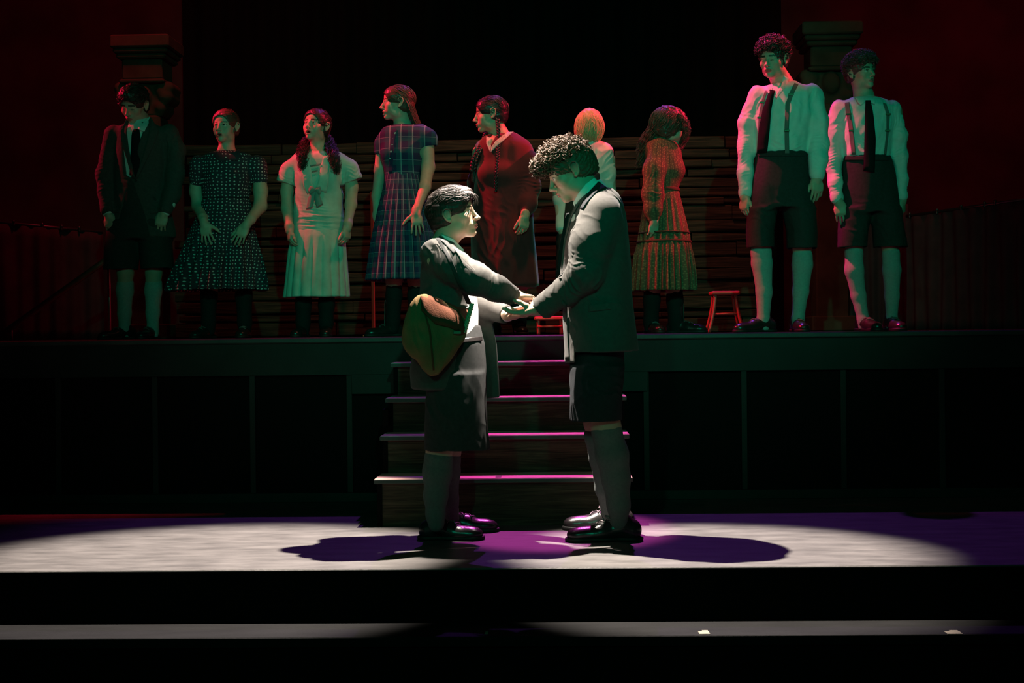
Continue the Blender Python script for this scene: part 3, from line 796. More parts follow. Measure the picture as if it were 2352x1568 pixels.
m, nt, u, v, uv = uvfab('patterned_brown_crepe', (.13, .095, .055)); wv = nt.nodes.new('ShaderNodeTexVoronoi'); wv.voronoi_dimensions = '2D'; wv.inputs['Scale'].default_value = 2.2
nt.links.new(uv, wv.inputs['Vector']); mixin(nt, math_node(nt, 'LESS_THAN', wv.outputs['Distance'], .26), (.27, .17, .09)); mixin(nt, math_node(nt, 'MULTIPLY', lines(u, .1), .6), (.05, .035, .03))
K_['paisley'] = m
K_['border'] = mat('dark_border_trim', (.09, .05, .035), .85, .2)

SKIN = (.52, .33, .25)
def body(p, H, neck, trows, arms, legs, hands, skin=SKIN, res=.004, openm=0, closed=False, female=False, grow=-.026, lip=(.42, .13, .11), brow=(.05, .03, .02), browstr=1.0, base_hair=None, eye=True, nr=None, k=.03):
    nr = nr or (.048 if female else .055)
    F = Sdf()
    if trows: p.loft(F, trows, .03, grow=grow, rd=.03)
    n = p.P(*neck); add_head(F, H, n, openm, closed, female, nr)
    if trows:
        r = trows[1]; F.cone(n, p.P(r[1], r[0]+22, r[4] if len(r) > 4 else 0), nr, nr-.01, .03)
    for a in arms: p.chain(F, a, .02)
    for a in legs: p.chain(F, a, .02)
    for h in hands: add_hand(F, p.P(*h['w']), h['d'], h['n'], h['t'], h.get('s', 1.0), h.get('curl', (12, 18, 24, 30)), h.get('spread', .08), h.get('thumb', (.45, .85, .3)), h.get('tcurl', 15))
    def col(V):
        c = skin_colors(V, H, skin, lip, brow, eye and not closed, browstr)
        if closed: c = lash(c, H, V)
        if base_hair is not None:                     # cropped sides
            q = H.loc(V); m_ = base_hair(q); c = c*(1-m_[:, None])+np.array((.05, .035, .03))*m_[:, None]
        return c
    return p.out(F, 'body', K_['skin'], res, rel=0, col=col)
def neckband(F, p, a, b, ra, rb):
    A, B = p.P(*a), p.P(*b); F.cone(A, B, ra, rb, .01); endcut(F, B, B-A, rb+.012)
def sock(p, pts, name='sock', m=None, res=.005, cuff=True):
    F = Sdf(); p.chain(F, pts, .02)
    F.plane_cut(p.z+.012, above=False); a = p.P(*pts[0][:3]); b_ = p.P(*pts[1][:3]); d = nrm(a-b_)
    F._a(lambda X, Y, Z: -((X-a[0])*d[0]+(Y-a[1])*d[1]+(Z-a[2])*d[2]), (-1e3,)*3, (1e3,)*3, .003, True)
    if cuff:
        c = b_+(a-b_)*.86; r = pts[0][3]*.9+pts[1][3]*.1
        F.cone(a-d*.001, a-d*.012, pts[0][3]+.002, pts[0][3]+.0025, .003)
    return p.out(F, name, m or K_['sock'], res, amp=.0006, scale=.05)
def shorts(p, waist, legs, m, res=.005, creases=(), amp=.004, seed=2, name='shorts', hollow=26, flaps=()):
    F = Sdf(); p.loft(F, waist, .03)
    for l in legs: p.loft(F, l, .03, rd=.004)
    for fl in flaps: p.cut(F, *fl)
    for l in legs:
        r = l[-1]; rr = l[-2]; off = r[4] if len(r) > 4 else 0
        p.loft(F, [(r[0]-hollow, r[1], r[2]-.012*p.s, r[3]-.012, off), (r[0]+12, r[1], r[2]-.007*p.s, r[3]-.007, off)], .004, sub=True)
    return p.out(F, name, m, res, amp=amp, scale=.16, seed=seed, creases=creases, stretch=(1, 1, .35))
def arm_creases(p, el, wr, sh=None, h=.004):
    E, W_ = p.P(*el), p.P(*wr); c = [(E, W_-E, .07, .032, h), ((E+W_)/2, W_-E, .08, .045, h*.6), (W_*.85+E*.15, W_-E, .05, .03, h*.6)]
    if sh is not None: S_ = p.P(*sh); c += [((S_+E)/2, E-S_, .09, .05, h*.6), (S_*.8+E*.2, np.cross(E-S_, (0, 1, 0))+.4*(E-S_), .10, .045, h*.8)]
    return c
def buttons(p, pts, refs, m, parent, r=.006):
    for q in pts:
        dv = nrm(at(q[0], q[1], p.d)-CAMP); best = None
        for o in refs:
            h = bvh(o).ray_cast(Vector(CAMP), Vector(dv))
            if h[0] is not None and (best is None or h[0][1] < best): best = h[0][1]
        c = at(q[0], q[1], (best or p.d)-.003)
        mb = MB(); mb.tube([c+np.array((0, -.003, 0)), c+np.array((0, .002, 0))], r, 10); mb.build('button', m, parent)
def wrap_uv(p, rows, cx, sleeves, step):
    R = sorted([(p.P(r[1], r[0])[2], r[2]/p.s, r[3]) for r in rows]); z, a, b = [np.array(v) for v in zip(*R)]; c = p.P(cx, 500)
    S = [(p.P(s[0], s[1]), s[2]) for s in sleeves]
    def f(V):
        A = np.interp(V[:, 2], z, a); B = np.interp(V[:, 2], z, b); th = np.arctan2((V[:, 0]-c[0])/A, -(V[:, 1]-c[1])/B); u = th*(A+B)/2
        for s, q in S:
            m_ = ((V[:, 0]-s[0])*q > -.055) & (V[:, 2] > s[2]-.12); u = np.where(m_, np.arctan2(V[:, 0]-s[0], -(V[:, 1]-s[1]))*.06+q, u)
        return np.stack([u/step, V[:, 2]/step], 1)
    return f
def theta_uv(p, cx, cy_off, nu, dz, x=770):
    c = p.P(cx, 500, cy_off)
    return lambda V: np.stack([np.arctan2(V[:, 0]-c[0], -(V[:, 1]-c[1]))*nu/6.28318, V[:, 2]/dz], 1)
def cap(F, H, thick=.010, hairl=.070, nape=-.045, top=.0, back=.0, side=True, front=.0):
    """hair mass on the skull, face and ears left free"""
    s = H.s; W = H.w; t = thick
    F.ell(W(0, -.013-back/2, .036+top/2), np.array((.077+t, .100+t+back/2, .081+t+top/2))*s, H.R, .02)
    F.ell(W(0, -.045, -.01), np.array((.068+t*.6, .066+t*.6, .07))*s, H.R, .02)
    F.ell(W(0, .038, .038), np.array((.066+t, .052+t, .063+t))*s, H.R, .02)
    if front: F.ell(W(0, .055, .085), np.array((.058, .045, .03+front))*s, H.R, .02)
def cap_cut(F, H, hairl=.070, nape=-.062, ear=True, temple=.0, w=.080):
    s = H.s; W = H.w
    F.ell(W(0, .105, -.055+hairl-.07), np.array((w-temple, .078, .112))*s, H.R, .004*s, True)
    F.box(W(0, .072, -.08), np.array((.12, .075, .075))*s, H.R, .01*s, .008, True)
    a = W(0, 0, nape); u = H.R[:, 2]
    F._a(lambda X, Y, Z: ((X-a[0])*u[0]+(Y-a[1])*u[1]+(Z-a[2])*u[2]), (-1e3,)*3, (1e3,)*3, .01, True)
    if ear:
        for q in (-1, 1): F.ell(W(q*.088, -.010, -.006), np.array((.022, .026, .034))*s, H.R, .004, True)
def lash(c, H, V):
    q = H.loc(V); x = np.abs(q[:, 0]); c[(np.abs(q[:, 2]+.0065+.10*(x-.031)**2/.01*.1) < .0017) & (x > .017) & (x < .046) & (q[:, 1] > .06)] = (.03, .02, .015); return c
def infront(q, hl=.078):
    return (q[0]/.079)**2+((q[1]-.105)/.080)**2+((q[2]+.125-hl)/.112)**2 < 1 or (abs(q[0]) < .12 and -.003 < q[1] and q[2] < -.008)
def comb(H, rs, n, c, r, keep, direction, length=.06, thick=.0018, curve=.0, jit=.25, lift=.0, k=8, hl=.076):
    """locks that follow the skull in the combed direction (head frame)"""
    T = []
    for q, nn in ell_surface(rs, c, r, n, keep):
        dv = np.array(direction(q), float)+rs.normal(size=3)*jit; pts = [q.copy()]; L = length*(.6+.6*rs.rand()); cur = q.copy(); li = lift*rs.rand()
        for i in range(k):
            nn2 = nrm((cur-np.array(c))/np.array(r)**2); dv = nrm(dv-nn2*(dv@nn2)+rs.normal(size=3)*.12); cur = cur+dv*L/k
            qq = (cur-np.array(c))/np.array(r); cur = np.array(c)+qq/np.linalg.norm(qq)*np.array(r)
            if hl and infront(cur, hl): break
            pts.append(cur+nn2*(li*math.sin(math.pi*(i+1)/k)+.002))
        if len(pts) < 4: continue
        T.append((np.array([H.w(*v_) for v_ in pts]), thick*H.s*np.linspace(1.1, .4, len(pts))))
    return T
def locks(p, rs, guides, n, spread, thick, wav=.006, wl=.10, curl=.0):
    """long hair: strands that follow guide curves given in world points"""
    T = []
    for g in guides:
        g = np.array(g); seg = np.r_[0, np.cumsum(np.linalg.norm(np.diff(g, axis=0), axis=1))]; k = 22; t = np.linspace(0, seg[-1], k)
        base = np.stack([np.interp(t, seg, g[:, i]) for i in range(3)], 1); base = np.array([np.convolve(np.pad(base[:, i], 2, 'edge'), np.ones(5)/5, 'valid') for i in range(3)]).T
        for _ in range(n):
            o = rs.normal(size=3); o *= spread*rs.rand()**.5/np.linalg.norm(o); ph = np.round(rs.rand()*3)*2.1+rs.rand(3)*1.1; a = wav*(.6+.8*rs.rand()); L = .75+.25*rs.rand(); kk = max(6, int(k*L)); tt = t[:kk]
            pts = base[:kk]+o*(.65+.5*np.sin(tt/seg[-1]*3.0)[:, None])+a*np.sin(tt[:, None]*6.283/wl*(1+.15*rs.randn())+ph)*np.minimum(1, tt/.05)[:, None]
            T.append((pts, thick*np.linspace(1, .55, kk)*(.7+.6*rs.rand())))
    return T

# ================================================================== the two in front
def FRONT_PAIR():
    rs = np.random.RandomState(7)
    # ---------------- shorter one, facing right
    p = Person(1030, 6.42, 0.0, "shorter person in front with swept dark hair, facing right and holding the tall man's hands")
    H = Head(p.P(1041, 496, 0), 84, 12, 0, 1.0)
    jrows = [(552, 1018, 24, .07), (562, 1018, 38, .12), (585, 1020, 48, .18), (620, 1024, 58, .205), (670, 1027, 64, .20), (730, 1028, 66, .185), (790, 1024, 70, .19), (850, 1014, 73, .20), (892, 1006, 62, .20)]
    srows = [(545, 1020, 20, .06), (565, 1024, 34, .10), (600, 1034, 50, .16), (660, 1042, 56, .17), (720, 1044, 57, .165), (775, 1048, 55, .16)]
    near = [(1006, 592, -.17, .060), (1085, 642, -.20, .045), (1140, 665, -.17, .036), (1184, 681, -.12, .028)]
    far = [(1020, 600, .17, .060), (1075, 690, .18, .045), (1168, 722, .06, .028)]
    legs = [[(1015, 920, -.08, .07), (1010, 1035, -.09, .058), (1004, 1085, -.09, .060), (1000, 1150, -.09, .042), (1002, 1195, -.09, .032)],
            [(1040, 920, .10, .07), (1030, 1035, .12, .055), (1026, 1085, .14, .056), (1030, 1150, .17, .039), (1036, 1184, .21, .032)]]
    hands = [dict(w=(1182, 681, -.13), d=(1, -.05, -.10), n=(0, -.12, -1), t=(0, 1, 0), s=.96, curl=((22, 40, 30), (26, 42, 30), (28, 44, 32), (34, 46, 34)), spread=.03, thumb=(.5, .8, .4)),
             dict(w=(1172, 722, .035), d=(1, -.12, .02), n=(0, -.15, 1), t=(0, 1, 0), s=.98, curl=((40, 32, 22), (44, 34, 24), (46, 36, 24), (50, 36, 24)), spread=.03, thumb=(.5, .7, .6))]
    side = lambda q: np.clip(((q[:, 2] > -.01) & (q[:, 1] < .04) & (np.abs(q[:, 0]) > .03))*1.0*np.clip((q[:, 2]+.01)/.03, 0, 1), 0, 1)*.9*(q[:, 2] < .2)
    bd = body(p, H, (1016, 572, 0), srows, [near, far], legs, hands, (.44, .27, .19), .0030, 0, grow=-.03, base_hair=side, nr=.054)
    # shirt, tie, jacket
    F = Sdf(); p.loft(F, srows, .03, grow=-.006); neckband(F, p, (1020, 568, 0), (1022, 554, 0), .068, .062)
    p.chain(F, [(1140, 665, -.17, .040), (1181, 680, -.125, .035)], .01); p.chain(F, [(1120, 708, .12, .040), (1166, 721, .065, .035)], .01)
    sh = p.out(F, 'shirt', K_['shirt'], .0045, amp=.003, scale=.1, seed=4)
    strip(p, 'collar', [(1012, 538), (1042, 549), (1065, 573)], [(1020, 546), (1042, 566), (1064, 584)], [bd, sh], K_['shirt'], sh, .006, .004)
    F = Sdf(); p.loft(F, jrows, .03, phi=0)
    el, wr, shp = (1092, 641, -.22), (1176, 681, -.13), (1004, 592, -.18)
    p.chain(F, [(1002, 585, -.15, .072), (1040, 612, -.20, .073), (1090, 640, -.22, .068), (1140, 661, -.18, .054), (1178, 680, -.13, .042)], .03)
    p.chain(F, [(1020, 600, .17, .075), (1075, 690, .19, .065), (1120, 708, .14, .052), (1160, 722, .07, .043)], .03)
    p.cut(F, [(1085, 690), (1118, 690), (1138, 790), (1144, 914), (1104, 918)], .12, .16, .02, False)      # far front panel hanging open
    p.cut(F, [(1096, 690), (1088, 765), (1063, 895), (1063, 930), (1180, 930), (1180, 700)], -.6, .01, .004)
    p.cut(F, [(1040, 548), (1110, 600), (1110, 640), (1088, 640), (1060, 590)], -.12, .12, .006)
    endcut(F, p.P(1181, 681, -.13), p.P(1181, 681, -.13)-p.P(1140, 661, -.18), .052); endcut(F, p.P(1164, 722, .065), p.P(1164, 722, .065)-p.P(1120, 708, .14), .054)
    E, W_, S_ = p.P(*el), p.P(*wr), p.P(*shp)
    dg = nrm(E-S_); cr = [(S_+dg*.02, np.cross(dg, (0, 1, 0))*.75+dg*.65, .12, .052, .0075), (p.P(1050, 600, -.22), np.cross(dg, (0, 1, 0))*.6+dg*.8, .09, .042, .006), (E, W_-E, .07, .045, .004), (W_, W_-E, .06, .035, .003), (p.P(1000, 680, -.2), (0, 0, 1), .14, .07, .005), (p.P(1135, 660, -.2), W_-E, .06, .03, .003)]
    jk = p.out(F, 'jacket', K_['greyjack'], .0042, amp=.003, scale=.14, seed=5, creases=cr)
    strip(p, 'lapel', [(1022, 549), (1046, 572), (1068, 598), (1088, 616)], [(1030, 556), (1058, 590), (1080, 612), (1092, 622)], [jk, bd, sh], K_['greyjack'], jk, .007, .004)
    strip(p, 'collar', [(1010, 541), (1026, 552), (1048, 576)], [(1004, 545), (1020, 558), (1042, 582)], [jk, bd, sh], K_['darksuit'], jk, .007, .004)
    strip(p, 'tie', [(1062, 578), (1072, 598)], [(1070, 576), (1086, 604)], [sh, bd], K_['tie'], p.root, .008, .005)
    strip(p, 'front_edge', [(1086, 762), (1074, 825), (1060, 888)], [(1095, 762), (1086, 830), (1067, 893)], [jk], K_['greyjack'], jk, .004, .004)
    W = [(745, 1052, 52, .13), (790, 1052, 62, .165), (850, 1050, 68, .175), (900, 1050, 66, .18)]
    s1 = shorts(p, W, [[(860, 1044, 62, .10, -.08), (950, 1046, 70, .112, -.09), (1033, 1050, 75, .115, -.09)], [(860, 1056, 56, .10, .08), (950, 1058, 62, .105, .10), (1028, 1060, 62, .105, .11)]], K_['darksuit'], .005,
                creases=[(p.P(1000, 960, -.15), (1, 0, .3), .12, .09, .004), (p.P(1090, 940, -.15), (1, 0, .1), .16, .10, .005)])
    strip(p, 'belt', [(990, 776), (1050, 778), (1108, 772)], [(990, 786), (1050, 788), (1108, 782)], [s1], K_['leather'], s1, .004, .003)
    sock(p, [(1008, 1052, -.09, .0635), (1005, 1085, -.09, .0640), (1001, 1140, -.09, .052), (1000, 1182, -.09, .041), (1002, 1203, -.09, .036)])
    sock(p, [(1029, 1052, .12, .058), (1027, 1085, .14, .058), (1030, 1150, .17, .045), (1037, 1190, .22, .037)])
    g = p.G(1003, .02); g2 = p.G(1040, .26)
    shoe(p, g, (1, -.06), .262, K_['leather'], K_['sole'], 0, K_['laces'], .047); shoe(p, g2, (1, .05), .262, K_['leather'], K_['sole'], 0, K_['laces'], .047)
    # hair: short sides, longer top swept to the front
    F = Sdf(); cap(F, H, .008, top=.012); F.ell(H.w(0, .03, .092), np.array((.060, .080, .034)), H.R, .02); F.ell(H.w(-.01, .088, .072), np.array((.045, .026, .020)), headR(84, -2), .015); cap_cut(F, H, .075, -.045, temple=.004)
    keep = lambda q: q[2] > .045 and q[1] > -.09
    T = comb(H, rs, 1500, (0, .0, .040), (.083, .110, .0905), keep, lambda q: (.9*math.sin(q[1]*45+q[2]*60)+q[0]*2, 1, .3*math.sin(q[0]*60)), .070, .0013, jit=.13, lift=.010)
    T += comb(H, rs, 160, (0, -.012, .036), (.084, .108, .088), lambda q: q[1] < -.03 and q[2] > -.01, lambda q: (0, -.6, -1), .045, .0018, jit=.2, lift=.003)
    for i in range(26):                                # fringe falling over the temple
        a = np.array((-.05+.085*rs.rand(), .085+.01*rs.rand(), .082)); e = a+np.array((rs.randn()*.006, .018+.01*rs.rand(), -.035-.03*rs.rand()))
        T.append((np.array([H.w(*(a*(1-u)+e*u+np.array((0, .016, .008))*math.sin(math.pi*u))) for u in np.linspace(0, 1, 8)]), .0017*np.linspace(1.1, .4, 8)))
    q0 = H.w(.0, -.108, .015); T.append((np.array([q0+np.array((-.014*math.sin(u*2.6), -.02, -.05*u)) for u in np.linspace(0, 1, 8)]), .0012))
    hair_mesh(p, F, K_['swept'], .003, .0022, .018, 5, T)
    # satchel
    b0 = p.P(1000, 700, -.27); r = empty('satchel', (b0[0], b0[1], p.P(1000, 857)[2]), 'worn tan canvas satchel hanging at the hip of the shorter person', 'bag')
    def PP(a, b, o): return p.P(a, b, o)
    F = Sdf(); F.ell(PP(992, 760, -.287), (.115, .055, .16), headR(0, 0, -16), .02); F.ell(PP(958, 775, -.287), (.062, .045, .09), headR(0, 0, 4), .04); F.ell(PP(1030, 755, -.29), (.085, .045, .085), headR(0, 0, 18), .04)
    F.ell(PP(994, 815, -.287), (.055, .040, .09), None, .04); F.cone(PP(968, 690, -.25), PP(985, 740, -.287), .028, .055, .03)
    V, Q = F.extract(.0045); V = relax(V, Q); V = cloth_disp(V, Q, .005, .1, 8, [(PP(980, 770, -.29), (1, 0, .35), .10, .06, .007), (PP(1010, 820, -.28), (1, 0, -.5), .08, .05, .005)])
    bag = meshobj('bag_body', V, Q, K_['canvas'], r); o_data[bag.name] = (V, Q)
    strip(p, 'flap', [(966, 672), (1010, 686), (1050, 704), (1086, 710)], [(968, 712), (1000, 744), (1036, 752), (1064, 768)], [bag, jk], K_['suede'], r, .006, .005, bulge=.003)
    strip(p, 'seam', [(969, 700), (985, 760), (994, 850)], [(973, 700), (990, 760), (998, 850)], [bag], K_['suede'], bag, .002, .002)
    m = MB(); rope = [PP(1084, 698, -.30), PP(1082, 708, -.305), PP(1078, 722, -.31), PP(1072, 745, -.315), PP(1066, 764, -.315)]
    for ph in (0, 2.1, 4.2): m.tube([np.array(rope[0])*(1-u)+np.array(rope[-1])*u+.006*np.array((math.cos(ph+u*22), math.sin(ph+u*22), 0)) for u in np.linspace(0, 1, 40)], .0052, 5)
    m.build('rope_strap', K_['rope'], r, True)
    strip(p, 'strap', [(1000, 546), (1026, 590), (1046, 640), (1072, 698)], [(1008, 546), (1036, 590), (1056, 640), (1085, 700)], [jk], K_['darksuit'], r, .004, .003)
    m = MB(); c = PP(1052, 764, -.342); m.box(c[0]-.02, c[0]+.014, c[1]-.004, c[1]+.004, c[2]-.006, c[2]+.008, .002); m.build('buckle', K_['brass'], r)

    # ---------------- tall one, facing left
    p2 = Person(1385, 6.36, 0.0, 'tall young man in front with curly light-brown hair and blazer, head bowed')
    p = p2
    H = Head(p.P(1313, 394, 0), -90, -24, 0, 1.06)
    jrows = [(432, 1378, 26, .08), (442, 1378, 40, .12), (468, 1376, 54, .19), (520, 1373, 68, .215), (600, 1370, 79, .21), (680, 1372, 81, .20), (740, 1376, 84, .205), (800, 1382, 85, .215), (833, 1382, 85, .22)]
    srows = [(430, 1370, 22, .07), (450, 1370, 36, .12), (500, 1362, 56, .18), (600, 1356, 64, .18), (700, 1364, 62, .17), (790, 1374, 60, .17)]
    near = [(1372, 510, -.17, .066), (1342, 640, -.20, .048), (1290, 672, -.17, .040), (1234, 702, -.12, .029)]
    far = [(1362, 510, .17, .066), (1330, 640, .18, .048), (1242, 708, .07, .029)]
    legs = [[(1375, 880, -.08, .075), (1392, 980, -.08, .063), (1405, 1048, -.07, .062), (1416, 1125, -.06, .046), (1420, 1190, -.03, .034)],
            [(1365, 880, .10, .075), (1368, 970, .14, .052), (1384, 1050, .20, .050), (1392, 1120, .26, .040), (1402, 1172, .32, .028)]]
    hands = [dict(w=(1238, 712, -.115), d=(-1, .14, -.12), n=(0, -.10, 1), t=(0, -1, 0), s=1.0, curl=((8, 14, 14), (9, 16, 14), (10, 18, 16), (12, 20, 18)), spread=.01, thumb=(.0, .80, .70), tcurl=10),
             dict(w=(1244, 706, .06), d=(-1, 0, .02), n=(0, 0, -1), t=(0, -1, 0), s=1.04, curl=(10, 14, 18, 20), spread=.04)]
    side = lambda q: ((q[:, 2] > -.02) & (q[:, 1] < .035) & (np.abs(q[:, 0]) > .03))*np.clip((q[:, 2]+.02)/.04, 0, 1)*.85*(q[:, 2] < .2)*(q[:, 2] > -.02)
    bd = body(p, H, (1353, 446, 0), srows, [near, far], legs, hands, (.44, .27, .19), .0030, 0, grow=-.034, closed=False, base_hair=side, nr=.054)
    F = Sdf(); p.loft(F, srows, .03, grow=-.005); neckband(F, p, (1364, 452, 0), (1350, 430, 0), .074, .068)
    p.chain(F, [(1290, 672, -.17, .042), (1238, 701, -.125, .036)], .01); p.chain(F, [(1290, 680, .14, .042), (1248, 705, .08, .036)], .01)
    sh = p.out(F, 'shirt', K_['shirt'], .0045, amp=.002, scale=.1, seed=9)
    strip(p, 'collar', [(1365, 408), (1346, 422), (1328, 444), (1316, 466)], [(1374, 417), (1356, 436), (1338, 458), (1320, 476)], [bd, sh], K_['shirt'], sh, .008, .004)
    F = Sdf(); p.loft(F, jrows, .03)
    el, wr, shp = (1338, 640, -.29), (1240, 705, -.14), (1374, 500, -.2)
    p.chain(F, [(1378, 500, -.15, .094), (1356, 560, -.20, .090), (1344, 625, -.22, .080)], .03)
    p.chain(F, [(1344, 628, -.22, .080), (1300, 668, -.17, .066), (1243, 707, -.125, .050)], .02)
    p.chain(F, [(1362, 510, .15, .090), (1332, 640, .20, .075), (1248, 709, .08, .050)], .03)
    p.cut(F, [(1319, 809), (1490, 804), (1490, 880), (1319, 880)], -.6, .6, .003)
    p.cut(F, [(1322, 440), (1280, 470), (1270, 640), (1285, 640), (1300, 540), (1330, 466)], -.12, .12, .006)
    endcut(F, p.P(1239, 709, -.125), p.P(1243, 707, -.125)-p.P(1300, 668, -.17), .060); endcut(F, p.P(1245, 710, .08), p.P(1248, 709, .08)-p.P(1332, 640, .20), .062)
    E, W_, S_ = p.P(*el), p.P(*wr), p.P(*shp)
    cr = [(E, (W_-E)*.8+np.array((0, 0, .03)), .085, .06, .010), (p.P(1325, 600, -.25), (.25, 0, 1), .05, .045, .006), (p.P(1290, 668, -.2), W_-E, .075, .048, .007), (p.P(1256, 692, -.15), W_-E, .05, .032, .005), (p.P(1325, 520, -.2), (.7, 0, .7), .09, .06, .005), (p.P(1385, 640, -.2), (.6, 0, 1), .12, .10, .006), (p.P(1430, 480, -.1), (1, 0, .5), .09, .05, .004), (p.P(1310, 740, -.15), (1, 0, .25), .1, .05, .005)]
    jk = p.out(F, 'jacket', K_['greyjack'], .0042, amp=.003, scale=.16, seed=11, creases=cr)
    strip(p, 'collar', [(1375, 416), (1356, 437), (1338, 460), (1330, 478)], [(1394, 430), (1370, 440), (1350, 462), (1338, 480)], [jk, bd, sh], K_['navy'], jk, .007, .005)
    strip(p, 'lapel', [(1330, 470), (1312, 500), (1298, 560), (1290, 640)], [(1322, 468), (1304, 505), (1290, 560), (1284, 640)], [jk, sh], K_['greyjack'], jk, .006, .004)
    strip(p, 'pocket_flap', [(1352, 700), (1404, 694)], [(1352, 716), (1404, 710)], [jk], K_['greyjack'], jk, .003, .003)
    strip(p, 'front_facing', [(1291, 690), (1294, 760), (1298, 828)], [(1303, 700), (1304, 760), (1308, 826)], [jk], K_['greyjack'], jk, .004, .003)
    strip(p, 'tie', [(1300, 490), (1286, 560), (1278, 630)], [(1308, 488), (1294, 560), (1286, 632)], [sh, jk], K_['tie'], p.root, .004, .004)
    W = [(770, 1376, 56, .14), (820, 1372, 62, .175), (880, 1370, 62, .18)]
    s2 = shorts(p, W, [[(840, 1372, 60, .11, -.08), (905, 1370, 60, .118, -.09), (966, 1369, 59, .118, -.09)], [(840, 1368, 56, .11, .08), (905, 1364, 55, .11, .10), (964, 1360, 52, .11, .11)]], K_['navy'], .005,
                creases=[(p.P(1400, 880, -.15), (.4, 0, 1), .1, .07, .005), (p.P(1340, 900, -.15), (1, 0, 0), .12, .08, .005)])
    sock(p, [(1393, 988, -.08, .0665), (1406, 1045, -.07, .0715), (1415, 1100, -.06, .062), (1421, 1160, -.05, .050), (1421, 1198, -.02, .040)])
    sock(p, [(1372, 1000, .15, .060), (1384, 1050, .20, .060), (1392, 1120, .26, .050), (1402, 1172, .33, .042), (1404, 1192, .35, .038)])
    g = p.G(1416, -.0); g2 = p.G(1402, .36)
    shoe(p, g, (-1, -.04), .29, K_['leather'], K_['sole'], 0, K_['laces'], .050, tie=True); shoe(p, g2, (-1, .06), .29, K_['leather'], K_['sole'], 0, K_['laces'], .050, tie=True)
    F = Sdf(); cap(F, H, .006, top=.0); F.ell(H.w(0, .02, .088), np.array((.074, .098, .044)), H.R, .02); F.ell(H.w(0, .095, .070), np.array((.062, .036, .030)), H.R, .02); cap_cut(F, H, .072, -.05, temple=.006)
    kp = lambda q: q[2] > .052 and q[1] > -.10
    T = curls(H, rs, 1000, (0, .012, .062), (.080, .108, .076), kp, .0085, .036, .0011, 1.3, .013, 3)
    T += curls(H, rs, 330, (0, .098, .072), (.066, .042, .034), lambda q: q[1] > .07, .0085, .034, .0011, 1.3, .012, 3)
    hair_mesh(p, F, K_['curly'], .003, .004, .014, 6, T)
FRONT_PAIR()

